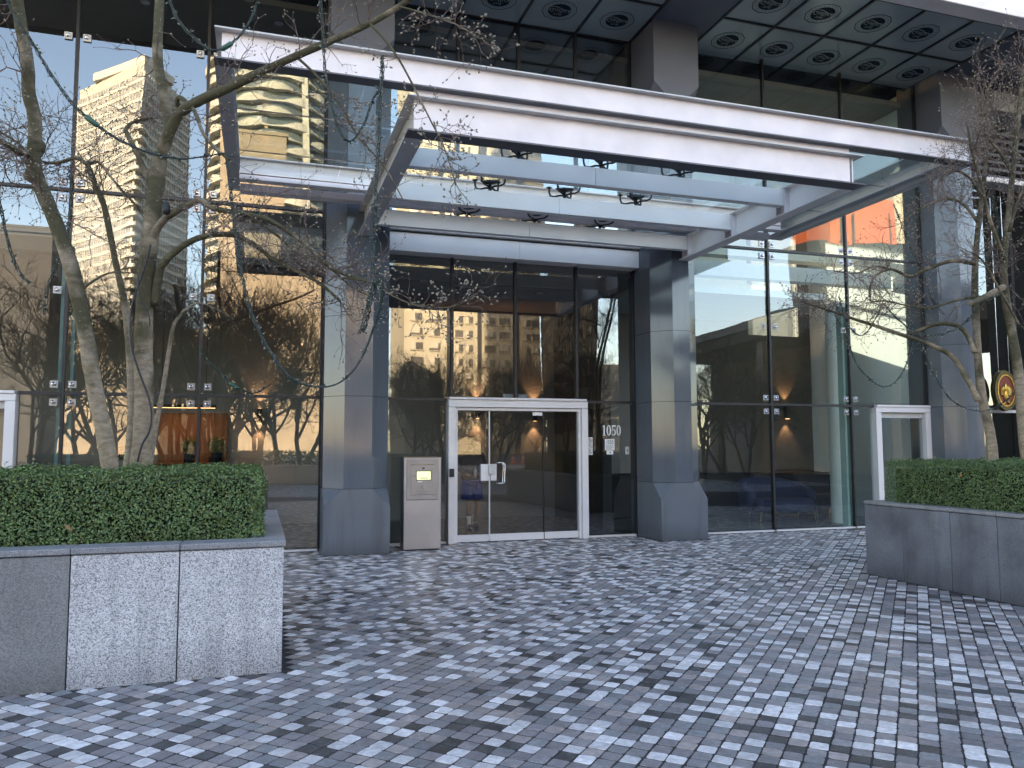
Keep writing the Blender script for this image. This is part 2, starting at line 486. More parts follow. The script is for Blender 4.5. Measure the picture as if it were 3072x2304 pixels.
M['black_metal'] = simple('black_anodised', (0.012, 0.012, 0.016), 0.45, var=0.1)
M['steel_paint'] = simple('painted_steel_silver', (0.78, 0.715, 0.735), 0.42, 0.0, var=0.09, scale=2.4, bump=0.05, bscale=12, spec=0.35)
M['header'] = simple('white_header', (0.90, 0.87, 0.83), 0.45, var=0.04, scale=2)
M['beam_lightened'] = simple('beam_paint_lightened', (0.86, 0.83, 0.82), 0.4, 0.0, var=0.05, scale=1.5, spec=0.4)  # lightened copy of the canopy paint, makes up for weak light below the glass
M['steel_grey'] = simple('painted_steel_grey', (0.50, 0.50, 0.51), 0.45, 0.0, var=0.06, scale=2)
M['steel_dark'] = simple('steel_dark_and_shaded_flange', (0.10, 0.10, 0.115), 0.5, 0.0, var=0.1, scale=3)  # dark louvre steel; on the flanges it puts underside shade into the colour
M['white_frame'] = simple('white_aluminium', (0.66, 0.64, 0.66), 0.4, 0.0, var=0.04, scale=2)
M['stainless'] = simple('brushed_stainless', (0.40, 0.42, 0.475), 0.36, 1.0, var=0.08, scale=2.5)
M['stainless_dk'] = simple('brushed_stainless_panel', (0.33, 0.345, 0.39), 0.34, 1.0, var=0.08, scale=4)
M['chrome'] = simple('polished_steel', (0.62, 0.62, 0.64), 0.15, 1.0, var=0.03)
M['glass'] = glass_mat('facade_glass', (0.66, 0.72, 0.72), 0.18, wave=0.006, wscale=0.45)
M['glass_right'] = glass_mat('gallery_glass', (0.80, 0.88, 0.87), 0.11, wave=0.008, wscale=0.55)
M['glass_door'] = glass_mat('door_glass', (0.58, 0.62, 0.64), 0.085, wave=0.003, wscale=0.6)
M['glass_entry'] = glass_mat('entry_glass', (0.58, 0.62, 0.64), 0.15, wave=0.004, wscale=0.6)
M['glass_upper'] = glass_mat('upper_glass', (0.55, 0.6, 0.6), 0.30, wave=0.006, wscale=0.6)
M['glass_canopy'] = glass_mat('canopy_glass', (0.93, 0.975, 0.965), 0.04, wave=0)
M['edge_glass'] = simple('glass_edge_green', (0.32, 0.48, 0.46), 0.15, var=0.05)
M['bark'] = bark_mat('magnolia_bark', (0.15, 0.118, 0.085), (0.36, 0.285, 0.205), (0.062, 0.054, 0.027))
M['twig'] = simple('twig_bark', (0.125, 0.085, 0.075), 0.8, var=0.35, scale=3)
M['bud'] = simple('magnolia_bud', (0.23, 0.20, 0.16), 0.8, var=0.3, scale=8, island=0.25)
M['bark_far'] = simple('street_tree_bark', (0.03, 0.023, 0.019), 0.9, var=0.3)
M['leaf'] = leaf_mat('boxwood_leaf', (0.05, 0.10, 0.032), (0.175, 0.26, 0.09))
M['leaf_dark'] = leaf_mat('boxwood_leaf_deep', (0.04, 0.085, 0.028), (0.14, 0.22, 0.08))
M['hedge_core'] = simple('hedge_dark_filler', (0.012, 0.018, 0.008), 0.95, var=0.5, scale=20)
M['soil'] = simple('planter_soil', (0.045, 0.03, 0.022), 0.95, var=0.4, scale=14, bump=0.6, bscale=60)
M['wire'] = simple('green_wire', (0.005, 0.02, 0.015), 0.45, var=0.15)
M['bulb'] = simple('clear_bulb', (0.35, 0.38, 0.36), 0.15, var=0.1)
M['plug'] = simple('green_plug', (0.02, 0.075, 0.05), 0.4, var=0.1)
M['cable'] = simple('black_cable', (0.012, 0.013, 0.02), 0.5, var=0.1)
M['in_floor'] = simple('lobby_floor_stone', (0.11, 0.105, 0.10), 0.25, var=0.1, scale=3)
M['in_wall'] = simple('lobby_wall', (0.30, 0.285, 0.27), 0.7, var=0.05, scale=2)
M['in_wall_dark'] = simple('lobby_wall_dark', (0.06, 0.055, 0.05), 0.6, var=0.1)
M['in_white'] = simple('gallery_white_wall', (0.66, 0.72, 0.71), 0.7, var=0.03)
M['in_ceiling'] = simple('lobby_ceiling', (0.30, 0.28, 0.26), 0.8, var=0.05)
M['navy'] = simple('navy_velvet', (0.007, 0.02, 0.07), 0.8, var=0.2, scale=8)
M['black_soft'] = simple('black_upholstery', (0.008, 0.008, 0.012), 0.7, var=0.2)
M['brass'] = simple('brass_leg', (0.45, 0.32, 0.16), 0.3, 1.0)
M['wood'] = wood_mat('warm_wood', (0.14, 0.055, 0.018), (0.24, 0.10, 0.036))
M['orange'] = simple('orange_board', (0.62, 0.13, 0.035), 0.6, var=0.08, scale=3)
M['cream'] = simple('cream_board', (0.62, 0.58, 0.42), 0.6, var=0.05)
M['sconce'] = simple('black_sconce', (0.01, 0.01, 0.012), 0.4)
M['print_white'] = simple('white_vinyl', (0.75, 0.76, 0.77), 0.5, var=0.03)
M['print_grey'] = simple('grey_print', (0.30, 0.31, 0.32), 0.5, var=0.03)
M['print_black'] = simple('black_print', (0.015, 0.015, 0.018), 0.5, var=0.05)
M['red_lacquer'] = simple('red_lacquer', (0.20, 0.028, 0.02), 0.4, var=0.15, scale=10)
M['gold'] = simple('gold_leaf', (0.62, 0.40, 0.10), 0.32, 1.0, var=0.2, scale=20)
M['bronze'] = simple('bronze_frame', (0.12, 0.10, 0.05), 0.4, 0.7, var=0.3, scale=20)
M['tower_white'] = simple('tower_white_panel', (0.56, 0.535, 0.46), 0.6, var=0.06, scale=0.05)
M['tower_glass'] = simple('tower_window_glass', (0.26, 0.28, 0.29), 0.2, var=0.25, scale=0.25)
M['tower_cream'] = simple('tower_cream_concrete', (0.52, 0.49, 0.40), 0.7, var=0.05, scale=0.05)
M['tower_dglass'] = simple('tower_green_glass', (0.10, 0.13, 0.13), 0.15, var=0.2, scale=0.3)
M['beige_wall'] = simple('beige_stucco', (0.52, 0.45, 0.32), 0.85, var=0.1, scale=0.12)
M['tan_wall'] = simple('tan_concrete', (0.34, 0.275, 0.195), 0.85, var=0.16, scale=0.15)
M['win_dark'] = simple('dark_window', (0.14, 0.12, 0.10), 0.12, var=0.2, scale=0.4)
M['win_white'] = simple('white_blind', (0.58, 0.52, 0.40), 0.6, var=0.06)
M['dark_brick'] = simple('dark_cladding', (0.045, 0.045, 0.045), 0.7, var=0.15, scale=0.3)
M['sky_glass'] = simple('sky_reflecting_glass', (0.45, 0.5, 0.55), 0.05, 1.0, var=0.08, scale=0.3)
M['concrete'] = simple('concrete', (0.30, 0.29, 0.28), 0.8, var=0.12, scale=1.0)
M['cone'] = simple('orange_plastic', (0.75, 0.13, 0.03), 0.5)
M['skin'] = simple('skin', (0.32, 0.17, 0.11), 0.5, var=0.08, scale=15)
M['hoodie'] = simple('black_fleece', (0.014, 0.014, 0.018), 0.9, var=0.2, scale=12, spec=0.1)
M['shorts'] = simple('blue_nylon', (0.03, 0.055, 0.30), 0.6, var=0.15, scale=9)
M['sock'] = simple('white_cotton', (0.72, 0.72, 0.72), 0.9, var=0.05)
M['shoe'] = simple('dark_shoe', (0.05, 0.05, 0.06), 0.6)
M['hair'] = simple('dark_hair', (0.02, 0.016, 0.013), 0.7)
M['shirt'] = simple('grey_tee', (0.10, 0.10, 0.115), 0.85)
M['bottle'] = simple('white_bottle', (0.7, 0.7, 0.7), 0.35)
M['screen'] = emis('kiosk_screen', (0.85, 0.9, 0.5), 0.10)
M['lamp_warm'] = emis('warm_lamp', (1.0, 0.55, 0.25), 1.0)
M['tinsel_red'] = simple('red_bow', (0.30, 0.01, 0.015), 0.4)

# ================================================================== ground and paving
g = MB().box(-900, 900, -900, 900, -0.9, -0.035)
tag(g.build('ground', M['asphalt']), kind='structure')
g = MB().box(-26, 22, -40, 13.4, -0.2, -0.022)
tag(g.build('plaza_bed', M['paving_far']), kind='structure')

PLANT_L = (-5.2, 0.2, 6.05, 9.0)
PLANT_R = (7.37, 10.4, 2.6, 8.25)
P = 0.106
rng = random.Random(7)
shades = ['tile_light', 'tile_mid', 'tile_blue', 'tile_brown', 'tile_dark']

def tile_poly(h, c, rg=None):
    j = (lambda: rg.uniform(-0.0035, 0.0035)) if rg else (lambda: 0)
    pts = []
    for sx, sy in ((-1, -1), (1, -1), (1, 1), (-1, 1)):
        jx, jy = j(), j()
        cc = c * (rg.uniform(0.5, 1.7) if rg else 1)
        a = (sx * (h - cc) + jx, sy * h + jy); b = (sx * h + jx, sy * (h - cc) + jy)
        m_ = (sx * (h - cc * .3) + jx, sy * (h - cc * .3) + jy)
        pts += [b, m_, a] if sx * sy > 0 else [a, m_, b]
    return pts

def tile_geo(mb, cx, cy, z, h, rg, mi, tilt):
    poly = tile_poly(h, 0.0085, rg)
    ca = math.cos(R(45)); n = len(poly)
    tx, ty = tilt
    top = []; bot = []; mid = []
    for x, y in poly:
        dz = x * tx + y * ty
        X, Y = cx + (x - y) * ca, cy + (x + y) * ca
        xs, ys = x * 0.965, y * 0.965
        top.append((cx + (xs - ys) * ca, cy + (xs + ys) * ca, z + dz)); mid.append((X, Y, z + dz - 0.0016)); bot.append((X, Y, -0.021))
    fs = [tuple(range(n))]
    for i in range(n):
        k = (i + 1) % n
        fs.append((n + i, n + k, k, i)); fs.append((2 * n + i, 2 * n + k, n + k, n + i))
    mb.add(top + mid + bot, fs, mi)

plaza = empty('plaza_paving', (4, 6, 0))
tag(plaza, kind='structure')
MB().box(-16, 21, 0.2, 13.3, -0.018, -0.0036).build('mortar_bed', M['grout'], plaza)
cells = []
for i in range(-230, 330):
    for j in range(-230, 330):
        cx_, cy_ = (i - j) * P * 0.70711, (i + j) * P * 0.70711
        if not (-7 < cx_ < 15 and 0.9 < cy_ < 12.98): continue
        if PLANT_L[0] - .02 < cx_ < PLANT_L[1] + 0.03 and PLANT_L[2] - 0.03 < cy_ < PLANT_L[3]: continue
        if PLANT_R[0] - .03 < cx_ < PLANT_R[1] and PLANT_R[2] < cy_ < PLANT_R[3] + .03: continue
        if cy_ > 12.62 and not (1.95 < cx_ < 6.55): continue
        if cy_ > 12.0 and (0.9 < cx_ < 1.98 or 6.5 < cx_ < 7.5 or 13.0 < cx_ < 14.1): continue
        q = pix((cx_, cy_, 0))
        if q is None or not (-700 < q[0] < 3800 and q[1] < 3100): continue
        cells.append((cx_, cy_, i, j, q))
big = []
for k, c in enumerate(cells):
    q = c[4]
    if 30 < q[0] < 3040 and q[1] < 2270: big.append((q[2], k))
big.sort()
single = set(k for _, k in big[:300])
proto = {}
rest = MB()
kinds = {}
for k, (cx_, cy_, i, j, q) in enumerate(cells):
    n1 = noise.noise(Vector((cx_ * 0.9, cy_ * 0.9, 3.3)))
    n2 = noise.noise(Vector((cx_ * 0.45, cy_ * 0.45, 9.1)))
    n3 = noise.noise(Vector((cx_ * 1.6, cy_ * 1.6, 21.7)))
    wl = 0.29 + 0.07 * n2 + 0.06 * min(1, max(0, (cx_ - 2) / 2)); wd = max(0.035, 0.10 + 0.12 * n1); wb = max(0.05, 0.15 + 0.22 * n3); wr = 0.15
    if kinds.get((i - 1, j)) == 0: wl *= 0.55
    if kinds.get((i, j - 1)) == 0: wl *= 0.55
    wl *= 1.22
    t = rng.random()
    if t < wl: s_ = 0
    elif t < wl + wd: s_ = 4
    elif t < wl + wd + wb: s_ = 2
    elif t < wl + wd + wb + wr: s_ = 3
    else: s_ = 1
    kinds[(i, j)] = s_
    z = rng.uniform(-0.0016, 0.0012)
    tilt = (rng.gauss(0, 0.005), rng.gauss(0, 0.005))
    if k in single:
        vr = rng.randrange(3)
        if (s_, vr) not in proto:
            mb = MB(); tile_geo(mb, 0, 0, 0, 0.0482, random.Random(100 + s_ * 10 + vr), 0, (0, 0))
            proto[(s_, vr)] = mb.mesh('tile', M[shades[s_]])
        o = bpy.data.objects.new('tile', proto[(s_, vr)])
        COL.objects.link(o); o.parent = plaza
        o.matrix_parent_inverse = plaza.matrix_basis.inverted()
        o.location = (cx_, cy_, z); o.rotation_euler = (tilt[0], tilt[1], R(90) * rng.randrange(4))
    else:
        tile_geo(rest, cx_, cy_, z, rng.uniform(0.0470, 0.0490), rng, s_, tilt)
o = rest.build('tiles', [M[s] for s in shades], plaza)
tag(o, kind='stuff')

# ================================================================== the office building
bld = empty('office_building', (4.2, 13, 0))
tag(bld, 'grey stone and glass office tower with an entrance between two piers', 'building')
GY, EY = 12.75, 13.0          # glass planes: side bays and entrance bay
ZR = [0.0, 2.39, 5.385, 9.23]

# piers: square plinth, chamfered shaft, square head
def pier(x0, x1, yf=12.06, yb=13.2):
    c = 0.285
    sq = lambda z: [(x0, yb, z), (x0, yf + 1e-4, z), (x0, yf, z), (x0 + 1e-4, yf, z), (x1 - 1e-4, yf, z), (x1, yf, z), (x1, yf + 1e-4, z), (x1, yb, z)]
    def ring(z, c):
        return [(x0, yb, z), (x0, yf + c, z), (x0 + c, yf, z), (x1 - c, yf, z), (x1, yf + c, z), (x1, yb, z)]
    e = 1e-3
    pl = MB().loft([ring(0, e), ring(0.70, e), ring(0.975, c)]).build('plinth', M['pier2'], bld)
    zs = [0.978, 2.38, 3.62, 5.4, 6.6, 7.80]
    sh = None
    for k in range(len(zs) - 1):
        o = MB().loft([ring(zs[k] + .003, c), ring(zs[k + 1] - .003, c)]).build('pier_shaft', M['pier'], bld)
    MB().loft([ring(7.803, c), ring(8.08, e), ring(9.3, e)]).build('pier_head', M['soffit_stone'], bld)
pier(0.945, 1.934)
pier(6.55, 7.45)
pier(13.06, 14.06)

def mullion(x, y, z0, z1, wdt=0.04, d=0.05, mat='black_metal', name='mullion'):
    return MB().box(x - wdt / 2, x + wdt / 2, y - d, y + 0.02, z0, z1).build(name, M[mat], bld)
def transom(x0, x1, y, z, h=0.045, d=0.045, mat='black_metal', name='transom'):
    return MB().box(x0, x1, y - d, y + 0.018, z - h / 2, z + h / 2).build(name, M[mat], bld)
prng = random.Random(3)
def pane(x0, x1, y, z0, z1, mat, g=0.016, name='glass_pane', tiltmax=0.0028):
    t1, t2 = prng.uniform(-tiltmax, tiltmax), prng.uniform(-tiltmax, tiltmax)
    xa, xb, za, zb = x0 + g, x1 - g, z0 + g, z1 - g
    w_, h_ = xb - xa, zb - za
    def yy(x, z): return y + t1 * (x - (xa + xb) / 2) + t2 * (z - (za + zb) / 2)
    vs = [(x, yy(x, z), z) for x, z in ((xa, za), (xb, za), (xb, zb), (xa, zb))]
    return MB().add(vs, [(0, 1, 2, 3)]).build(name, M[mat], bld)

LX = [-9.0, -7.1, -4.55, -2.69, -0.86, 0.945]
RX = [7.45, 9.29, 11.145, 13.06]
for xs in (LX, RX):
    for a, b in zip(xs[:-1], xs[1:]):
        for z0, z1 in zip(ZR[:-1], ZR[1:]):
            if (xs is RX and a > 11 and z0 == 0):
                pane(a, 11.66, GY, 0.03, 2.39, 'glass_right'); continue
            if (xs is LX and a == -4.55 and z0 == 0):
                pane(-3.24, b, GY, 0.03, 2.39, 'glass'); continue
            pane(a, b, GY, max(z0, 0.03), z1, 'glass_right' if xs is RX else 'glass')
        transom(a + 0.021, b - 0.021, GY, 5.385)
        if xs is RX and a > 11: transom(a + .021, 11.68, GY, 2.39)
        elif xs is LX and a == -4.55: transom(-3.24, b - .021, GY, 2.39)
        else: transom(a + .021, b - .021, GY, 2.39)
    for x in xs[1:-1]:
        mullion(x, GY, 0.0, 9.2)
    MB().box(xs[0], xs[-1] - .002, GY - 0.05, GY + 0.05, 0.002, 0.03).build('sill', M['white_frame'], bld)
mullion(7.47, GY, 0, 9.2, 0.03); mullion(0.925, GY, 0, 9.2, 0.03); mullion(13.045, GY, 2.43, 9.2, 0.035)
# dark glass fins behind the side mullions (pale edge)
for x in (-2.69, 11.145):
    for dx in (-0.09, 0.065):
        MB().box(x + dx, x + dx + 0.045, GY + 0.06, GY + 0.22, 0.02, 4.4).build('glass_fin', M['edge_glass'], bld)
# bolted patch plates
def bolts(x, z, dxs, dzs, plate):
    for dx in dxs:
        for dz in dzs:
            cx_, cz_ = x + dx, z + dz
            p_ = MB().bbox(cx_ - 0.055, cx_ + 0.055, GY - 0.03, GY - 0.016, cz_ - 0.055, cz_ + 0.055, 0.004).build('patch_plate', M[plate], bld)
            mb = MB()
            mb.tube([(cx_, GY - 0.03, cz_), (cx_, GY - 0.055, cz_), (cx_, GY - 0.066, cz_)], [0.028, 0.028, 0.012], 10)
            mb.build('bolt', M['chrome'], p_)
for x in (-2.69, -0.86, 9.29, 11.145):
    bolts(x, 2.39, (-0.115, 0.115), (-0.13, 0.13), 'stainless_dk')
    bolts(x, 5.385, (-0.115, 0.115), (-0.12, 0.12), 'stainless_dk')
    bolts(x, 3.89, (-0.125, 0.125), (0,), 'steel_grey')
    bolts(x, 7.72, (-0.125, 0.125), (0,), 'white_frame')

# entrance bay glazing
EX = [1.95, 3.11, 4.245, 5.40, 6.56]
for a, b in zip(EX[:-1], EX[1:]):
    pane(a, b, EY, 2.40, 4.84, 'glass_entry')
for x in EX[1:-1]:
    mullion(x, EY, 2.44, 4.84, 0.045)
mullion(6.545, EY, 0.0, 4.84, 0.04); mullion(1.962, EY, 0, 4.84, 0.03)
pane(1.95, 3.03, EY, 0.03, 2.40, 'glass_door'); pane(5.57, 6.55, EY, 0.03, 2.40, 'glass_door')
transom(1.98, 3.02, EY, 2.40); transom(5.575, 6.525, EY, 2.40)
transom(1.98, 3.02, EY, 0.016, 0.03, mat='white_frame', name='sill'); transom(5.575, 6.525, EY, 0.016, 0.03, mat='white_frame', name='sill')
UX = [1.95, 3.20, 4.31, 5.42, 6.56]
for a, b in zip(UX[:-1], UX[1:]):
    pane(a, b, EY - 0.02, 5.25, 9.2, 'glass_upper')
for x in UX[1:-1]:
    mullion(x, EY - 0.02, 5.25, 9.2, 0.05)
mullion(6.53, EY - .02, 5.25, 9.2, .03)
# pale metal header over the entrance
MB().bbox(1.937, 4.25, 12.74, 13.05, 4.845, 5.155, 0.004).build('header_panel', M['header'], bld)
MB().bbox(4.254, 6.547, 12.74, 13.05, 4.845, 5.155, 0.004).build('header_panel', M['header'], bld)
MB().box(1.937, 6.547, 12.80, 13.05, 5.156, 5.19).build('header_painted_shadow', M['steel_dark'], bld)  # dark strip standing in for the shadow under the coping
MB().bbox(1.937, 6.60, 12.66, 13.05, 5.192, 5.27, 0.004).build('header_coping', M['header'], bld)

# entrance doors
door = MB()
fr = [(3.03, 3.145, 0.0, 2.27), (5.445, 5.56, 0.0, 2.27)]
for a, b, z0, z1 in fr: door.bbox(a, b, 12.86, 13.06, z0, z1, 0.004)
door.bbox(3.03, 5.56, 12.86, 13.06, 2.275, 2.40, 0.004)
door.bbox(3.04, 5.53, 12.83, 13.05, 2.402, 2.44, 0.004)
door_o = door.build('door_frame', M['white_frame'], bld)
inn = MB()
inn.bbox(3.15, 3.195, 12.90, 13.02, 0.0, 2.268, 0.003); inn.bbox(5.395, 5.44, 12.90, 13.02, 0.0, 2.268, 0.003)
inn.bbox(3.196, 5.394, 12.90, 13.02, 2.22, 2.268, 0.003)
inn.build('inner_frame', M['white_frame'], door_o)
DY = 12.96
for a, b in ((3.2, 3.75), (3.775, 4.74), (4.757, 5.39)):
    t1 = prng.uniform(-.001, .001)
    MB().add([(a, DY, 0.13), (b, DY + t1, 0.13), (b, DY + t1, 2.205), (a, DY, 2.205)], [(0, 1, 2, 3)]).build('door_glass', M['glass_door'], door_o)
    MB().bbox(a, b, DY - 0.03, DY + 0.03, 0.012, 0.128, 0.004).build('bottom_rail', M['white_frame'], door_o)
MB().bbox(3.753, 3.772, DY - 0.03, DY + 0.02, 0.02, 2.215, 0.003).build('meeting_stile', M['white_frame'], door_o)
MB().box(4.742, 4.755, DY - 0.02, DY + 0.02, 0.02, 2.215).build('meeting_stile', M['black_metal'], door_o)
MB().bbox(3.605, 3.748, DY - 0.045, DY + 0.03, 1.03, 1.31, 0.004).build('lock_plate', M['white_frame'], door_o)
MB().bbox(3.778, 3.885, DY - 0.045, DY + 0.03, 1.03, 1.31, 0.004).build('lock_plate', M['white_frame'], door_o)
lk = MB().bbox(3.735, 3.835, DY - 0.075, DY - 0.046, 1.14, 1.305, 0.006).build('lock_case', M['steel_grey'], door_o)
hz = MB()
for yo in (0.0, 0.055):
    hz.tube([(3.87, DY - 0.05 - yo, 1.335), (3.955 + yo * .3, DY - 0.075 - yo, 1.335), (3.985 + yo * .3, DY - 0.08 - yo, 1.305), (3.985 + yo * .3, DY - 0.08 - yo, 1.01), (3.955 + yo * .3, DY - 0.075 - yo, 0.985), (3.87, DY - 0.05 - yo, 0.985)], 0.013, 8)
hz.build('pull_handle', M['chrome'], door_o, smooth=True)
MB().bbox(3.045, 3.125, 12.835, 12.862, 1.105, 1.24, 0.006).build('card_reader', M['black_metal'], door_o)
MB().box(4.55, 4.73, DY - 0.012, DY - 0.008, 2.145, 2.205).build('door_notice', M['print_white'], door_o)
MB().box(4.05, 4.27, 13.05, 13.12, 2.44, 2.52).build('door_closer', M['white_frame'], door_o)
MB().box(4.32, 4.49, 13.05, 13.12, 2.44, 2.52).build('door_closer', M['white_frame'], door_o)

def side_door(x0, x1, zt):
    o = MB()
    o.bbox(x0, x0 + 0.13, GY - 0.1, GY + 0.08, 0, zt - .135, 0.004).bbox(x1 - 0.13, x1, GY - 0.1, GY + 0.08, 0, zt - .135, 0.004).bbox(x0, x1, GY - 0.1, GY + 0.08, zt - 0.132, zt - .03, 0.004)
    o.bbox(x0 + .01, x1 - .01, GY - 0.12, GY + 0.07, zt - 0.028, zt + 0.015, 0.004)
    f = o.build('side_door_frame', M['white_frame'], bld)
    MB().box(x0 + 0.135, x1 - 0.135, GY - 0.02, GY + 0.03, zt - 0.24, zt - 0.135).build('operator_box', M['steel_grey'], f)
    pane(x0 + 0.13, x1 - 0.13, GY + 0.005, 0.12, zt - 0.24, 'glass', 0.004)
    MB().bbox(x0 + 0.135, x1 - 0.135, GY - 0.03, GY + 0.03, 0.01, 0.118, 0.003).build('bottom_rail', M['white_frame'], f)
side_door(11.68, 13.13 - .075, 2.40)
side_door(-4.5, -3.26, 2.40)
pane(11.68, 13.06, GY, 2.42, 2.46, 'glass', 0.004)

# soffit with emblem panels
SZ = 9.23
def soffit_field(xs, ys):
    for a, b in zip(xs[:-1], xs[1:]):
        for y1, y0 in zip(ys[:-1], ys[1:]):
            pn = MB().box(a + 0.02, b - 0.02, y0 + 0.02, y1 - 0.02, SZ, SZ + 0.02).build('soffit_panel', M['soffit_glass'], bld)
            cx_, cy_ = (a + b) / 2 + .005, (y0 + y1) / 2 + 0.03
            emblem(pn, cx_, cy_, SZ - 0.003)
    for x in xs:
        MB().box(x - 0.0195, x + 0.0195, ys[-1], ys[0], SZ - 0.03, SZ + 0.02).build('soffit_bar', M['black_metal'], bld)
    for k, y in enumerate(ys):
        for a, b in zip(xs[:-1], xs[1:]):
            MB().box(a + 0.02, b - 0.02, y - 0.0195, y + 0.0195, SZ - 0.03, SZ + 0.02).build('soffit_bar', M['black_metal'], bld)

def text_mesh(txt, size, mat, shear=0.0):
    cu = bpy.data.curves.new('lettering', 'FONT')
    cu.body = txt; cu.size = size; cu.align_x = 'CENTER'; cu.align_y = 'CENTER'; cu.shear = shear
    cu.resolution_u = 2
    t = bpy.data.objects.new('lettering', cu)
    COL.objects.link(t)
    dg = bpy.context.evaluated_depsgraph_get()
    me = bpy.data.meshes.new_from_object(t.evaluated_get(dg))
    bpy.data.objects.remove(t)
    me.materials.clear(); me.materials.append(mat)
    return me
LET = {'top': text_mesh('THE', 0.085, M['soffit_glass'], 0.1), 'main': text_mesh('Gallice', 0.155, M['soffit_glass'], 0.2)}
EMB = {}
def emblem(parent, cx_, cy_, z):
    if not EMB:
        mb = MB()
        # outer decagon as a thin band
        n = 11; ro, ri = 0.315, 0.303
        for i in range(n):
            a, b = 2 * math.pi * i / n, 2 * math.pi * (i + 1) / n
            pts = [(ro * math.cos(a), ro * math.sin(a)), (ro * math.cos(b), ro * math.sin(b)), (ri * math.cos(b), ri * math.sin(b)), (ri * math.cos(a), ri * math.sin(a))]
            mb.prism(pts, -0.002, 0.0)
        for i in range(22):     # little radial ticks of the ring lettering
            a = 2 * math.pi * (i + .5) / 22
            c, s = math.cos(a), math.sin(a)
            mb.prism([(0.245 * c - 0.008 * s, 0.245 * s + 0.008 * c), (0.245 * c + 0.008 * s, 0.245 * s - 0.008 * c), (0.262 * c + 0.004 * s, 0.262 * s - 0.004 * c), (0.262 * c - 0.004 * s, 0.262 * s + 0.004 * c)], -0.002, 0)
        k = 40; up = []; lo = []
        r = 0.205
        # upper and lower halves split by a pale wave
        wave = [(-0.2 + 0.4 * i / 14, -0.055 - 0.028 * math.sin(i / 14 * 5.2 + .4)) for i in range(15)]
        for i in range(k + 1):
            a = -0.28 + (math.pi + 0.56) * i / k
            up.append((r * math.cos(a), r * math.sin(a)))
        mb.prism(up[::1] + [(x * .97, y) for x, y in wave], -0.002, 0)
        low = [(r * math.cos(math.pi + 0.42 + (math.pi - 0.84) * i / 20), r * math.sin(math.pi + 0.42 + (math.pi - 0.84) * i / 20)) for i in range(21)]
        mb.prism(low + [(x * .93, y - 0.024) for x, y in wave[::-1]], -0.002, 0)
        EMB['seal'] = mb.mesh('seal', M['logo_dark'])
    o = bpy.data.objects.new('emblem', EMB['seal']); COL.objects.link(o)
    o.parent = parent; o.location = (cx_, cy_, z)
    o.matrix_parent_inverse = parent.matrix_basis.inverted()
    for key, dy in (('main', 0.0), ('top', 0.105)):
        t = bpy.data.objects.new('lettering', LET[key]); COL.objects.link(t)
        t.parent = parent; t.location = (cx_, cy_ - dy, z - 0.004); t.rotation_euler = (R(180), 0, 0)
        t.location.y = cy_ + dy; 
        t.scale = (1, -1, 1) if False else (1, 1, 1)
        t.rotation_euler = (R(180), 0, 0)
        t.scale = (1, -1, 1)
SY = [12.96, 11.65, 10.34]
soffit_field([7.72, 8.80, 9.89, 10.98, 12.09, 13.2], SY)
soffit_field([2.09, 3.20, 4.31, 5.42, 6.52], SY)
for a, b in ((6.54, 7.70), (13.22, 14.6), (0.9, 2.07)):
    MB().box(a, b, 9.55, 13.2, SZ - 0.012, SZ + 0.2).build('soffit_band', M['soffit_stone'], bld)
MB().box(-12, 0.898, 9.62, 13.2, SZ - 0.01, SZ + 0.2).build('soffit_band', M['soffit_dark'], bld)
MB().box(14.602, 28, 9.55, 13.2, SZ - 0.008, SZ + 0.2).build('soffit_band', M['soffit_stone'], bld)
for x, y in ((-2.0, 11.3), (-4.4, 11.3), (0.2, 11.3)):
    MB().lathe([(0.05, 0.0), (0.075, -0.012), (0.075, -0.02), (0.0, -0.02)][::-1], (x, y, SZ - 0.012), 16).build('downlight', M['chrome'], bld)
# white outer fascia of the soffit
MB().bbox(2.09, 13.2, 9.98, 10.318, SZ - 0.05, SZ + 0.75, 0.01).build('fascia', M['steel_paint'], bld)
MB().bbox(13.22, 24, 10.05, 10.3, SZ - 0.05, SZ + 0.9, 0.01).build('fascia', M['steel_paint'], bld)
# tower mass above
MB().box(-29, 34, 10.4, 24, SZ + 0.25, 120).build('tower_body', M['pier'], bld)

# far right: dark recessed glazing and stone return
pane(14.1, 14.62, GY + .25, 0.03, 9.2, 'glass_entry'); pane(14.62, 17.5, GY + .25, 2.42, 9.2, 'glass_entry'); pane(14.62, 17.5, GY + .25, 0.03, 2.3, 'glass_entry')
MB().box(14.58, 14.66, GY + .12, GY + .3, 0, 9.2).build('mullion', M['black_metal'], bld)
MB().box(15.7, 15.78, GY + .12, GY + .3, 0, 9.2).build('mullion', M['black_metal'], bld)
MB().box(14.665, 15.695, GY + .10, GY + .3, 2.30, 2.36).build('transom', M['white_frame'], bld)
MB().box(14.665, 15.695, GY + .14, GY + .3, 2.365, 2.46).build('transom', M['black_metal'], bld)
MB().box(14.1, 18, 12.2, 12.6, 7.1, 7.2).build('ledge', M['white_frame'], bld)
MB().box(14.3, 18, 11.9, 12.5, 8.5, 8.9).build('ledge', M['concrete'], bld)
for k in range(7):
    MB().box(14.3, 18, 12.45, 12.6, 7.3 + k * .16, 7.36 + k * .16).build('louvre', M['steel_dark'], bld)
MB().box(15.25, 15.42, GY + .22, GY + .24, 1.05, 1.13).build('door_pull', M['black_metal'], bld)

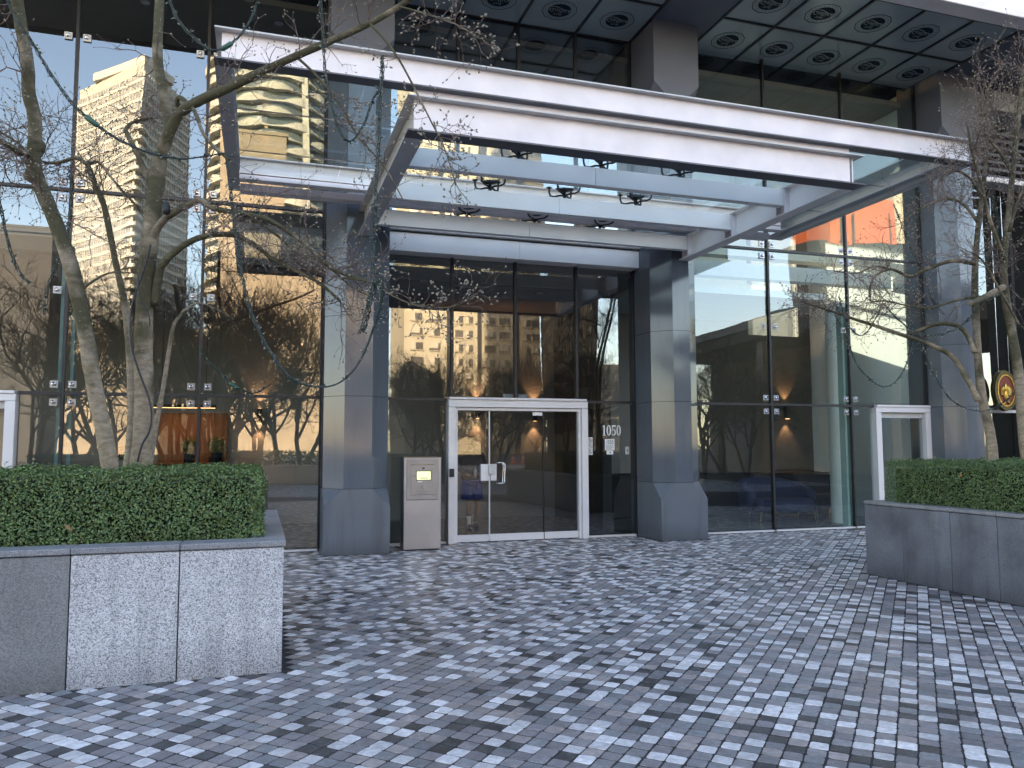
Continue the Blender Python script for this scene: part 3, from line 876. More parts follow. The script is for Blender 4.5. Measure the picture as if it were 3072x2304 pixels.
# ------------------------------------------------------------------ interior of the ground floor
def struct(name, mb, mat):
    o = mb.build(name, M[mat]); tag(o, kind='structure'); return o
struct('interior_floor', MB().box(-9.5, 14.3, 13.02, 20, -0.3, -0.004), 'in_floor')
struct('interior_floor', MB().box(-9.5, 1.9, 12.8, 13.018, -0.3, -0.004), 'in_floor')
struct('interior_floor', MB().box(7.5, 14.3, 12.8, 13.018, -0.3, -0.004), 'in_floor')
struct('lobby_ceiling', MB().box(-9.5, 7.0, 13.1, 17.3, 4.74, 4.86), 'in_ceiling')
struct('lobby_bulkhead', MB().box(-9.5, 0.94, 13.05, 13.35, 4.52, 4.735), 'in_wall_dark')
struct('lobby_wall', MB().box(-9.5, 1.9, 17.3, 17.5, 0, 9.2), 'in_wall')
struct('lobby_wall', MB().box(1.9, 7.0, 17.3, 17.5, 0, 9.2), 'in_wall')
struct('lobby_wall', MB().box(6.62, 6.82, 14.6, 17.3, 0, 4.74), 'in_wall_dark')
struct('upper_ceiling', MB().box(-9.5, 14, 13.1, 17.3, 8.9, 9.0), 'in_ceiling')
struct('upper_floor', MB().box(-9.5, 7.0, 13.1, 17.3, 4.87, 5.2), 'in_wall')
struct('upper_wall', MB().box(1.9, 7.0, 16.0, 16.2, 5.2, 8.9), 'in_wall_dark')
struct('upper_wall', MB().box(-9.5, 1.9, 15.0, 15.2, 5.2, 8.9), 'in_wall_dark')
struct('lounge_wall', MB().box(7.0, 11.3, 16.3, 16.5, 0, 5.0), 'in_wall_dark')
struct('lounge_wall', MB().box(11.302, 13.09, 16.3, 16.5, 0, 4.3), 'in_wall_dark')
struct('lounge_wall', MB().box(12.75, 13.09, 16.3, 16.5, 4.302, 9.2), 'in_wall_dark')
struct('lounge_wall', MB().box(7.0, 9.2, 16.1, 16.298, 1.0, 5.0), 'in_wall')
struct('lounge_ceiling', MB().box(7.0, 11.2, 13.4, 16.3, 4.62, 4.75), 'in_white')
struct('upper_wall', MB().box(7.0, 11.3, 16.3, 16.5, 5.002, 8.9), 'in_white')
struct('upper_wall', MB().box(11.302, 12.748, 16.3, 16.5, 7.6, 8.9), 'in_white')
for zz in (5.35, 6.45):
    struct('sun_opening_bar', MB().box(11.302, 12.748, 16.36, 16.42, zz, zz + .07), 'in_white')  # bars of a window added to let sun onto the side wall
struct('gallery_beam', MB().box(7.6, 13.0, 13.5, 13.75, 5.0, 5.3), 'in_white')
struct('gallery_beam', MB().box(7.6, 13.0, 14.6, 14.9, 5.75, 5.95), 'in_white')
# white side wall of the lounge, lit by low sun through rear openings added for it
struct('gallery_wall', MB().box(13.1, 13.3, 12.9, 16.5, 0, 9.2), 'in_white')
struct('gallery_wall', MB().box(13.1, 13.3, 16.502, 20, 0, 9.2), 'black_soft')  # rear stretch coloured black so the sun falling on it stays dark
struct('rear_wall', MB().box(-9.5, 8.2, 20, 20.2, 0, 9.2), 'in_wall')
struct('rear_wall', MB().box(12.4, 14.3, 20, 20.2, 0, 9.2), 'in_wall')
struct('rear_wall', MB().box(8.2, 12.4, 20, 20.2, 0, 2.2), 'in_wall')  # opening above is added to admit the low sun
struct('side_wall', MB().box(-9.7, -9.5, 12.8, 20.2, 0, 9.2), 'in_wall')
struct('side_wall', MB().box(18.0, 18.2, 10.5, 20.2, 0, 9.2), 'in_wall_dark')
struct('rear_wall', MB().box(14.1, 18, 15.5, 15.7, 0, 9.2), 'in_wall_dark')
for a, b, y, z0, z1 in ((8.2, 10.3, 20.1, 2.2, 9.2), (10.3, 12.4, 20.1, 2.2, 9.2), (11.31, 12.74, 16.4, 4.31, 7.59)):
    o = MB().add([(a, y, z0), (b, y, z0), (b, y, z1), (a, y, z1)], [(0, 1, 2, 3)]).build('sun_opening_glass', M['glass_entry'], bld)  # tinted panes in the added openings, dimming the sun patch
wc = MB(); wc.lathe([(0.21, 0.0), (0.21, 4.62)], (11.68, 13.72, 0), 24)
o = wc.build('gallery_column', M['in_white'], smooth=False); tag(o, kind='structure')
# interior ceiling fittings
for x, y in ((2.9, 14.4), (5.4, 14.9), (4.1, 15.9)):
    o = MB().lathe([(0.11, -0.015), (0.11, 0.0)], (x, y, 4.735), 20).build('ceiling_light', M['chrome'])
    MB().lathe([(0.08, -0.01), (0.08, 0)], (x, y, 4.722), 16).build('diffuser', M['print_white'], o)
    tag(o, {2.9: 'round recessed ceiling light nearest the left pier in the entrance lobby', 5.4: 'round recessed ceiling light at the right of the entrance lobby', 4.1: 'round recessed ceiling light deepest in the entrance lobby'}[x], 'ceiling light', 'lobby ceiling lights')
o = MB().box(3.55, 4.35, 14.7, 15.3, 4.715, 4.738).build('air_diffuser', M['steel_grey']); tag(o, 'square metal air diffuser in the lobby ceiling', 'air vent')
for k in range(3):
    MB().box(3.6 + k * .09, 4.3 - k * .09, 14.75 + k * .07, 15.25 - k * .07, 4.700 - k * .012, 4.713 - k * .012).build('louvre', M['steel_dark'], o)

def sconce(x, y, z, label, e=3.5, r=0.05):
    o = MB().lathe([(r, -0.16), (r, 0.16)], (x, y - 0.1, z), 16).build('wall_sconce', M['sconce'])
    MB().box(x - 0.02, x + 0.02, y - 0.06, y - 0.002, z - 0.05, z + 0.05).build('bracket', M['sconce'], o)
    for s_ in (1, -1):
        MB().lathe([(r * .8, 0), (r * .8, 0.004)], (x, y - 0.1, z + s_ * 0.162 - .002), 12).build('lens', M['lamp_warm'], o)
        l = bpy.data.lights.new('sconce_light', 'SPOT'); l.energy = e; l.color = (1.0, 0.55, 0.28); l.spot_size = R(75); l.spot_blend = 0.6; l.shadow_soft_size = 0.02
        lo = bpy.data.objects.new('sconce_light', l); COL.objects.link(lo)
        lo.location = (x, y - 0.1, z + s_ * 0.18); lo.rotation_euler = (R(180) if s_ > 0 else 0, 0, 0)
        lo.parent = o
    tag(o, label, 'wall lamp', 'black cylinder wall sconces in the lobby')
sconce(0.02, 17.3, 2.25, 'black cylinder wall sconce above the counter end in the left lobby')
sconce(4.72, 17.3, 2.40, 'black cylinder wall sconce seen through the glass entrance door')
sconce(12.28, 16.3, 2.42, 'black cylinder wall sconce glowing up and down in the right lounge', 7.0, 0.065)
sconce(6.1, 17.3, 2.35, 'black cylinder wall sconce seen behind the glass beside the street number')

# reception counter in warm wood
rc = empty('reception_counter', (-1.2, 16.2, 0))
tag(rc, 'warm wooden reception counter behind the left glass wall', 'counter')
for k in range(9):
    MB().bbox(-2.0 + k * 0.12, -1.885 + k * 0.12, 16.0, 16.05, 0.05, 1.25, 0.004).build('front_plank', M['wood'], rc)
MB().bbox(-2.05, -0.85, 15.95, 16.6, 1.255, 1.31, 0.006).build('counter_top', M['wood'], rc)
MB().box(-1.98, -0.9, 16.06, 16.5, 0.02, 1.25).build('carcass', M['wood'], rc)
cab = empty('wood_panel_wall', (-1.1, 17.1, 0))
tag(cab, 'tall warm wood wall panels behind the reception counter', 'wall panel')
for k in range(5):
    MB().bbox(-1.9 + k * 0.26, -1.645 + k * 0.26, 17.2, 17.28, 0.0, 2.3, 0.004).build('panel', M['wood'], cab)
MB().box(-0.95, -0.7, 17.17, 17.198, 1.15, 1.42).build('monitor_recess', M['black_soft'], cab)
lt = bpy.data.lights.new('counter_light', 'AREA'); lt.energy = 1.3; lt.color = (1, 0.5, 0.22); lt.size = 1.2; lt.size_y = 0.1; lt.shape = 'RECTANGLE'
pl = MB().bbox(-2.0, -0.8, 16.55, 16.65, 2.38, 2.44, 0.004).build('pendant_light', M['sconce'])
MB().box(-1.98, -0.82, 16.57, 16.63, 2.374, 2.379).build('lens', M['lamp_warm'], pl)
MB().tube([(-1.8, 16.6, 2.44), (-1.8, 16.6, 4.74)], 0.006, 5).build('cord', M['cable'], pl); MB().tube([(-1.0, 16.6, 2.44), (-1.0, 16.6, 4.74)], 0.006, 5).build('cord', M['cable'], pl)
tag(pl, 'slim black linear pendant light glowing over the reception counter', 'pendant lamp')
lo = bpy.data.objects.new('counter_light', lt); COL.objects.link(lo); lo.location = (-1.4, 16.6, 2.36); lo.parent = pl
def bushball(name, c, r, seed, label):
    rg = random.Random(seed); mb = MB()
    for _ in range(500):
        d = Vector((rg.gauss(0, 1), rg.gauss(0, 1), rg.gauss(0, 1))).normalized()
        p_ = Vector(c) + d * r * rg.uniform(0.7, 1.0)
        a = Vector((rg.gauss(0, 1), rg.gauss(0, 1), rg.gauss(0, 1))).normalized() * 0.03; b = d.cross(a).normalized() * 0.014
        mb.add([p_ - a, p_ + b, p_ + a, p_ - b], [(0, 1, 2, 3)])
    e = empty(name, (c[0], c[1], 0)); f = mb.build('foliage', M['moss'], e); f['kind'] = 'stuff'
    MB().lathe([(0.09, 0), (0.11, c[2] - r * .8 - 1.31)], (c[0], c[1], 1.31), 14).build('pot', M['black_soft'], e)
    tag(e, label, 'plant', 'green moss balls on the reception counter')
M['moss'] = leaf_mat('moss', (0.10, 0.12, 0.02), (0.2, 0.22, 0.05))
bushball('potted_plant', (-1.25, 16.3, 1.62), 0.16, 1, 'round yellow green potted plant on the counter, the left one')
bushball('potted_plant', (-0.75, 16.3, 1.64), 0.17, 2, 'round yellow green potted plant on the counter, the right one')
# wrapped gift behind the tree
gf = empty('gift_hamper', (-2.05, 14.2, 0)); tag(gf, 'red and green gift hamper on a stand seen behind the tree trunk', 'gift')
MB().bbox(-2.2, -1.9, 14.1, 14.4, 0, 1.4, 0.01).build('stand', M['in_wall'], gf)
rg = random.Random(4)
mb = MB()
for k in range(9):
    a = k * .7; mb.tube([(-2.05, 14.2, 1.55), (-2.05 + .16 * math.cos(a), 14.2 + .1 * math.sin(a * 1.7), 1.5 + .14 * math.sin(a)), (-2.05 + .05 * math.cos(a + 1), 14.2, 1.62)], [0.03, 0.05, 0.02], 6)
mb.build('bow', M['tinsel_red'], gf)
MB().lathe([(0.05, 0), (0.13, .05), (0.12, .16), (0.03, .2)], (-2.05, 14.25, 1.4), 10).build('basket', M['leaf'], gf)

# stair at the far left
st = empty('lobby_stair', (-5.2, 15, 0)); tag(st, 'dark stair with stepped side behind the far left glass', 'stair')
for k in range(14):
    MB().box(-6.4, -4.75, 13.6 + k * 0.27, 13.87 + k * 0.27, 0.0, 0.19 * (k + 1)).build('step', M['in_wall_dark'], st)
MB().tube([(-4.7, 13.4, 0.9), (-4.7, 17.2, 3.6)], 0.03, 8).build('handrail', M['steel_grey'], st)
mb = MB().box(-4.3, -4.26, 13.2, 17.2, 0, 0.01)

# lounge seating
so = empty('lounge_sofa', (10.9, 14.9, 0)); tag(so, 'curved navy blue velvet sofa with slim brass legs in the right lounge', 'sofa')
def arc_seat(cx_, cy_, r0, r1, a0, a1, z0, z1, crown=0.0, n=16):
    mb = MB(); rings = []
    for i in range(n + 1):
        t = i / n; a = a0 + (a1 - a0) * t; c, s_ = math.cos(a), math.sin(a)
        zz = z1 + crown * math.sin(math.pi * t)
        rr = 0.03
        rings.append([(cx_ + r0 * c, cy_ + r0 * s_, z0), (cx_ + r1 * c, cy_ + r1 * s_, z0), (cx_ + r1 * c, cy_ + r1 * s_, zz - rr), (cx_ + (r1 - rr) * c, cy_ + (r1 - rr) * s_, zz), (cx_ + (r0 + rr) * c, cy_ + (r0 + rr) * s_, zz), (cx_ + r0 * c, cy_ + r0 * s_, zz - rr)])
    return mb.loft(rings)
arc_seat(10.9, 14.75, 0.0 + .02, 0.72, R(-160), R(20) + .0, 0.22, 0.46).build('seat', M['navy'], so, smooth=True)
arc_seat(10.9, 14.75, 0.70, 0.86, R(-10), R(190), 0.20, 0.62, 0.30).build('backrest', M['navy'], so, smooth=True)
MB().bbox(10.15, 11.65, 14.4, 15.3, 0.2, 0.45, 0.05).build('seat_base', M['navy'], so)
for x, y in ((10.2, 14.45), (11.6, 14.45), (10.5, 15.3), (11.3, 15.3)):
    MB().tube([(x, y, 0.0), (x + (0.03 if x < 10.9 else -0.03), y, 0.2)], [0.012, 0.02], 8).build('leg', M['brass'], so)
o = MB().bbox(7.1, 13.05, 16.0, 16.28, 0.0, 0.98, 0.02).build('wall_panelling', M['black_soft']); tag(o, kind='structure')
lb = empty('lounge_bench', (12.5, 15.4, 0)); tag(lb, 'black upholstered bench by the white gallery wall', 'bench')
MB().bbox(11.95, 13.0, 14.9, 15.5, 0.2, 0.5, 0.05).build('seat', M['black_soft'], lb); MB().bbox(11.95, 13.0, 15.5, 15.7, 0.2, 0.98, 0.05).build('backrest', M['black_soft'], lb)
for x in (12.05, 12.9):
    for y in (14.95, 15.6): MB().tube([(x, y, 0), (x, y, 0.2)], .015, 8).build('leg', M['brass'], lb)

# ------------------------------------------------------------------ entrance canopy
can = empty('entrance_canopy', (4.3, 9.9, 4.9))
tag(can, 'silver steel and glass entrance canopy projecting between the piers', 'canopy')
YF = 7.8
# upper ring: web plates with top and bottom flanges
def ring_side(x_web, x_out, x_in, y0, y1, name='ring_beam', yb=None):
    a = MB().box(x_web - 0.008, x_web + 0.008, y0 + .012, y1, 5.362, 5.650)
    a.box(min(x_out, x_in), max(x_out, x_in), y0, y1, 5.345, 5.361).box(min(x_out, x_in), max(x_out, x_in), y0, y1, 5.651, 5.667)
    return a.build(name, M['steel_grey'], can)
b_ = MB().box(-0.42, 8.96, YF + 0.075, YF + 0.09, 5.362, 5.650).build('ring_fascia', M['steel_paint'], can)
MB().box(-0.485, 9.02, YF, YF + 0.165, 5.345, 5.361).build('ring_flange', M['steel_dark'], can)  # underside shade given as a darker colour
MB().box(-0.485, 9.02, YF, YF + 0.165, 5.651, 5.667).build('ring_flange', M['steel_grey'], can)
ring_side(-0.41, -0.485, -0.325, YF + 0.166, 11.93)
ring_side(8.95, 9.02, 8.62, YF + 0.166, 11.93)
MB().box(8.74, 8.78, YF + .17, 11.6, 5.29, 5.344).build('ring_gutter', M['steel_grey'], can)
bk = MB().box(-0.324, 8.619, 11.40, 11.415, 5.362, 5.650).box(-0.324, 8.619, 11.34, 11.50, 5.345, 5.361).box(-0.324, 8.619, 11.34, 11.50, 5.651, 5.667)
bk.build('ring_beam', M['steel_paint'], can)
MB().bbox(-0.324, 8.619, 11.72, 11.92, 5.30, 5.40, 0.004).build('ring_gutter', M['steel_paint'], can)
# lower frame: fascia in two tiers, side beams
XL, XR = 1.40, 7.18
MB().box(1.475, 7.02, YF + 0.09, YF + 0.105, 5.252, 5.343).build('upper_fascia', M['steel_paint'], can)
MB().box(XL, XR, YF, YF + 0.22, 5.236, 5.250).build('mid_flange', M['steel_grey'], can)
MB().box(1.475, 7.02, YF + 0.09, YF + 0.105, 4.884, 5.235).build('lower_fascia', M['steel_paint'], can)
MB().box(XL, XR, YF, YF + 0.22, 4.864, 4.882).build('bottom_flange', M['steel_dark'], can)  # darker than the flange above, for the shade underneath
for x, s_ in ((XL, 1), (XR, -1)):
    xw = x + s_ * 0.1
    m_ = MB().box(min(x, x + s_ * .2), max(x, x + s_ * .2), YF + 0.221, 12.4, 4.864, 4.882)
    m_.box(min(x, x + s_ * .2), max(x, x + s_ * .2), YF + 0.221, 12.4, 5.236, 5.250)
    m_.box(xw - 0.008, xw + 0.008, YF + 0.11, 12.4, 4.883, 5.235)
    sb = m_.build('side_beam', M['steel_grey'] if s_ > 0 else M['beam_lightened'], can)  # right beam in the lightened copy, left one in grey
    for yb in (9.16, 10.46, 11.78):
        for dy in (-0.02, 0.16):
            MB().box(*sorted((xw + s_ * 0.01, x + s_ * .2)), yb + dy, yb + dy + 0.012, 4.884, 5.234).build('stiffener', M['steel_paint'], sb)
for yb in (9.16, 10.46, 11.78):
    for a, b in ((1.52, 4.098), (4.103, 6.99)):
        MB().bbox(a, b, yb, yb + 0.12, 4.985, 5.225, 0.003).build('cross_beam', M['beam_lightened'], can)
# spider fittings on the cross beams carrying the glass
sp_me = None
def spider_mesh():
    mb = MB()
    mb.tube([(0, 0, 0), (0, 0, 0.16)], [0.022, 0.018], 10)
    for k in range(4):
        a = R(45 + 90 * k); c, s_ = math.cos(a), math.sin(a)
        pts = [(0, 0, 0.05), (0.07 * c, 0.07 * s_, 0.065), (0.14 * c, 0.14 * s_, 0.06), (0.19 * c, 0.19 * s_, 0.08), (0.205 * c, 0.205 * s_, 0.13), (0.205 * c, 0.205 * s_, 0.185)]
        mb.tube(pts, 0.0125, 7)
        mb.lathe([(0.014, 0.0), (0.036, 0.012), (0.036, 0.022)], (0.205 * c, 0.205 * s_, 0.18), 12)
    return mb.mesh('spider_fitting', M['black_metal'])
sp_me = spider_mesh()
dish = MB().lathe([(0.02, 0.0), (0.07, 0.012), (0.115, 0.04), (0.115, 0.05)], (0, 0, 0), 18).mesh('lamp_dish', M['black_metal'])
for yb in (9.16, 10.46, 11.78):
    for x in (3.07, 4.21, 5.37):
        o = bpy.data.objects.new('spider_fitting', sp_me); COL.objects.link(o); o.parent = can
        o.matrix_parent_inverse = can.matrix_basis.inverted(); o.location = (x, yb + 0.06, 5.226); o.scale = (1.2, 1.2, 1.08)
        d = bpy.data.objects.new('lamp_dish', dish); COL.objects.link(d); d.parent = o; d.location = (0, 0.0, 0.10); d.rotation_euler = (R(25), R(-8), 0)
cxs = [-0.31, 1.0, 3.07, 4.21, 5.37, 7.0, 8.61]; cys = [YF + .17, 9.22, 10.52, 11.33]
for a, b in zip(cxs[:-1], cxs[1:]):
    for c, d in zip(cys[:-1], cys[1:]):
        MB().box(a + .006, b - .006, c + .006, d - .006, 5.425, 5.437).build('canopy_glass', M['glass_canopy'], can)
# tie rods
for yy, z in ((9.0, 5.37), (10.3, 5.37), (11.2, 5.37)):
    MB().tube([(-0.33, yy, z), (8.6, yy, z)], 0.008, 6).build('tie_rod', M['chrome'], can)
# ================================================================== signs and stickers on the glass
def number_1050(parent, x0, z0, h, y, mat):
    """bold serif digits 1 0 5 0 cut from sheet"""
    th = 0.006
    def poly(pts, ox):
        MBp.slab([(x0 + (ox + px) * h, y, z0 + pz * h) for px, pz in pts], (0, -th, 0))
    def ringp(ox, rx, rz, irx, irz, cz=0.5, cxo=0.24):
        n = 24
        for i in range(n):
            a, b = 2 * math.pi * i / n, 2 * math.pi * (i + 1) / n
            poly([(cxo + rx * math.cos(a), cz + rz * math.sin(a)), (cxo + irx * math.cos(a), cz + irz * math.sin(a)), (cxo + irx * math.cos(b), cz + irz * math.sin(b)), (cxo + rx * math.cos(b), cz + rz * math.sin(b))], ox)
    out = []
    MBp = None
    for ch, ox in (('1', 0.0), ('0', 0.44), ('5', 0.98), ('0', 1.50)):
        MBp = MB()
        if ch == '1':
            poly([(0.12, 0.06), (0.26, 0.06), (0.26, 1.0), (0.18, 1.0), (0.0, 0.86), (0.0, 0.82), (0.12, 0.86)], ox)
            poly([(0.02, 0.0), (0.36, 0.0), (0.36, 0.055), (0.02, 0.055)], ox)
        elif ch == '0':
            ringp(ox, 0.235, 0.51, 0.10, 0.44)
        else:
            poly([(0.06, 0.46), (0.12, 0.46), (0.12, 0.84), (0.44, 0.84), (0.46, 1.0), (0.06, 1.0)], ox)
            n = 16
            for i in range(n):
                a = R(150) - R(300) * i / n; b = R(150) - R(300) * (i + 1) / n
                f = lambda t, rx, rz: (0.22 + rx * math.cos(t), 0.31 + rz * math.sin(t))
                poly([f(a, .24, .32), f(b, .24, .32), f(b, .11, .25), f(a, .11, .25)], ox)
        out.append(MBp.build('digit', mat, parent))
    return out
ns = empty('street_number', (6.05, 12.97, 1.88)); tag(ns, 'large white serif street number 1050 on the glass right of the doors', 'sign')
number_1050(ns, 5.885, 1.80, 0.185, 12.975, M['print_white'])
ps = empty('address_notice', (6.02, 12.97, 1.6)); tag(ps, 'small white square notice reading 1050 under the street number', 'sign')
MB().box(5.93, 6.12, 12.968, 12.974, 1.535, 1.735).build('card', M['print_white'], ps)
nm = text_mesh('1050', 0.115, M['print_black'])
o = bpy.data.objects.new('lettering', nm); COL.objects.link(o); o.location = (6.025, 12.965, 1.675); o.rotation_euler = (R(90), 0, 0); o.parent = ps; o.matrix_parent_inverse = ps.matrix_basis.inverted(); o.scale = (.62, 1, 1)
for k in range(5):
    MB().box(5.95, 6.10 - (k % 2) * .03, 12.965, 12.967, 1.55 + k * .016, 1.557 + k * .016).build('text_line', M['print_grey'], ps)
o = MB().box(5.965, 6.09, 12.968, 12.974, 1.46, 1.53).build('small_notice', M['print_white']); tag(o, 'tiny white notice stuck below the square 1050 card', 'sign')
MB().box(6.015, 6.045, 12.965, 12.967, 1.48, 1.51).build('mark', M['print_grey'], o)
pr = empty('prohibition_sticker', (5.64, 12.97, 1.6)); tag(pr, 'narrow white sticker with three round prohibition symbols beside the door', 'sign')
MB().box(5.585, 5.69, 12.969, 12.975, 1.455, 1.765).build('backing', M['print_white'], pr)
for k in range(3):
    cz_ = 1.51 + k * 0.1; mb = MB(); n = 20
    for i in range(n):
        a, b = 2 * math.pi * i / n, 2 * math.pi * (i + 1) / n
        mb.slab([(5.6375 + .044 * math.cos(a), 12.968, cz_ + .044 * math.sin(a)), (5.6375 + .044 * math.cos(b), 12.968, cz_ + .044 * math.sin(b)), (5.6375 + .036 * math.cos(b), 12.968, cz_ + .036 * math.sin(b)), (5.6375 + .036 * math.cos(a), 12.968, cz_ + .036 * math.sin(a))], (0, -.001, 0))
    mb.slab([(5.606, 12.968, cz_ + .028), (5.612, 12.968, cz_ + .034), (5.669, 12.968, cz_ - .026), (5.663, 12.968, cz_ - .032)], (0, -.001, 0))
    mb.slab([(5.625, 12.968, cz_ - .02), (5.632, 12.968, cz_ + .022), (5.645, 12.968, cz_ + .022), (5.652, 12.968, cz_ - .02), (5.64, 12.968, cz_ - .004)], (0, -.001, 0))
    mb.build('symbol', M['print_black'], pr)
o = MB().bbox(6.33, 6.40, 12.955, 12.975, 1.46, 1.60, 0.004).build('intercom_button', M['steel_grey']); tag(o, 'small grey switch plate on the glass near the right pier', 'switch')
MB().lathe([(0.012, 0), (0.012, 0.01)], (0, 0, 0), 10).build('button', M['print_black'], o).matrix_basis = Matrix.Translation((6.365, 12.955, 1.53)) @ Matrix.Rotation(R(90), 4, 'X')

# stainless pay kiosk
kb = empty('intercom_kiosk', (2.465, 12.4, 0)); tag(kb, 'tall brushed stainless steel intercom kiosk with lit screen beside the doors', 'kiosk')
KX0, KX1, KY = 2.17, 2.76, 12.22
MB().bbox(KX0, KX1, KY, KY + 0.30, 0.02, 1.44, 0.006).build('body', M['stainless'], kb)
MB().box(KX0 + .03, KX1 - .03, KY + .03, KY + .27, 0.0, 0.02).build('foot', M['black_metal'], kb)
MB().bbox(KX0 - .004, KX1 + .004, KY - .008, KY + .304, 1.441, 1.452, 0.003).build('lid', M['chrome'], kb)
p1 = MB().bbox(KX0 + 0.04, KX1 - 0.045, KY - 0.018, KY - 0.001, 0.78, 1.41, 0.008).build('recess_frame', M['stainless_dk'], kb)
p2 = MB().bbox(KX0 + 0.105, KX1 - 0.115, KY - 0.030, KY - 0.019, 0.86, 1.345, 0.005).build('control_panel', M['stainless_dk'], kb)
MB().bbox(KX0 + 0.105, KX1 - 0.115, KY - 0.05, KY - 0.031, 1.325, 1.335, 0.002).build('hood', M['chrome'], p2)
MB().bbox(KX0 + 0.185, KX0 + 0.425, KY - 0.036, KY - 0.031, 1.085, 1.235, 0.002).build('bezel', M['black_metal'], p2)
sc_ = MB().box(KX0 + 0.195, KX0 + 0.415, KY - 0.039, KY - 0.0365, 1.095, 1.225).build('screen', M['screen'], p2)
MB().box(KX0 + 0.25, KX0 + 0.37, KY - 0.041, KY - 0.0395, 1.115, 1.127).build('screen_bar', M['leaf'], p2)
MB().box(KX0 + 0.355, KX0 + 0.405, KY - 0.041, KY - 0.0395, 1.18, 1.187).build('screen_text', M['print_grey'], p2)
MB().box(KX0 + 0.28, KX0 + 0.32, KY - 0.034, KY - 0.031, 1.262, 1.285).build('camera_window', M['black_metal'], p2)
MB().box(KX0 + 0.21, KX0 + 0.285, KY - 0.034, KY - 0.031, 1.058, 1.072).build('label_plate', M['print_white'], p2)
MB().box(KX0 + 0.19, KX0 + 0.41, KY - 0.034, KY - 0.031, 0.905, 0.915).build('slot', M['chrome'], p2)
MB().box(KX0 + 0.14, KX0 + 0.165, KY - 0.036, KY - 0.031, 1.155, 1.165).build('hinge', M['chrome'], p2)
def knob(x, z, r, mat, par, nm):
    o = MB().lathe([(r, 0), (r * .8, 0.012)], (0, 0, 0), 14).build(nm, M[mat], par)
    o.matrix_basis = par.matrix_basis.inverted() @ Matrix.Translation((x, KY - 0.031, z)) @ Matrix.Rotation(R(90), 4, 'X')
    o.matrix_parent_inverse = Matrix.Identity(4)
knob(KX0 + 0.137, 0.935, 0.018, 'chrome', p2, 'lock')
knob(KX0 + 0.21, 0.985, 0.010, 'chrome', p2, 'button')
knob(KX0 + 0.30, 0.98, 0.035, 'stainless_dk', p2, 'speaker')

# hanging oval crest
em = empty('hanging_crest', (15.06, 12.62, 2.76)); tag(em, 'oval red and gold crest in a bronze frame hanging on two wires', 'crest')
def oval(rx, rz, y0, y1, nm, mat, irx=None, irz=None):
    mb = MB(); n = 32
    o_ = [(15.06 + rx * math.cos(2 * math.pi * i / n), 2.76 + rz * math.sin(2 * math.pi * i / n)) for i in range(n)]
    if irx:
        i_ = [(15.06 + irx * math.cos(2 * math.pi * i / n), 2.76 + irz * math.sin(2 * math.pi * i / n)) for i in range(n)]
        for i in range(n):
            k = (i + 1) % n
            mb.slab([(o_[i][0], y0, o_[i][1]), (o_[k][0], y0, o_[k][1]), (i_[k][0], y0, i_[k][1]), (i_[i][0], y0, i_[i][1])], (0, y1 - y0, 0))
    else:
        mb.slab([(a, y0, b) for a, b in o_], (0, y1 - y0, 0))
    return mb.build(nm, M[mat], em)
oval(0.31, 0.42, 12.60, 12.68, 'frame', 'bronze', 0.235, 0.335)
oval(0.325, 0.435, 12.64, 12.70, 'back_plate', 'bronze')
oval(0.24, 0.34, 12.615, 12.638, 'field', 'red_lacquer')
oval(0.238, 0.338, 12.595, 12.612, 'inner_ring', 'gold', 0.222, 0.322)
mb = MB()
cgx, cgz = 15.06, 2.70
for s_ in (-1, 1):
    for k in range(7):       # curling wing feathers
        a0 = R(-35 + k * 17); r0 = 0.05; r1 = 0.19 - 0.008 * abs(k - 3)
        pts = []
        for i in range(6):
            t = i / 5; rr = r0 + (r1 - r0) * t; aa = a0 + t * 0.55
            pts.append((cgx + s_ * rr * math.cos(aa), 12.602 - 0.006 * math.sin(math.pi * t), cgz + rr * math.sin(aa)))
        mb.tube(pts, [0.012, 0.018, 0.019, 0.017, 0.012, 0.004], 6)
mb.lathe([(0.01, -0.2), (0.05, -0.16), (0.075, -0.08), (0.06, 0.02), (0.035, 0.08), (0.045, 0.12), (0.03, 0.17), (0.005, 0.23)], (cgx, 12.605, cgz), 14, sy=0.45)
for s_ in (-1, 1):
    mb.tube([(cgx + s_ * .02, 12.6, cgz - .16), (cgx + s_ * .08, 12.6, cgz - .22), (cgx + s_ * .11, 12.6, cgz - .25)], [0.018, 0.016, 0.006], 6)
mb.build('bird', M['gold'], em, smooth=True)
for s_ in (-0.14, 0.16):
    MB().tube([(15.06 + s_, 12.64, 3.13), (15.06 + s_, 12.64, 9.2)], 0.006, 5).build('hanging_wire', M['chrome'], em)

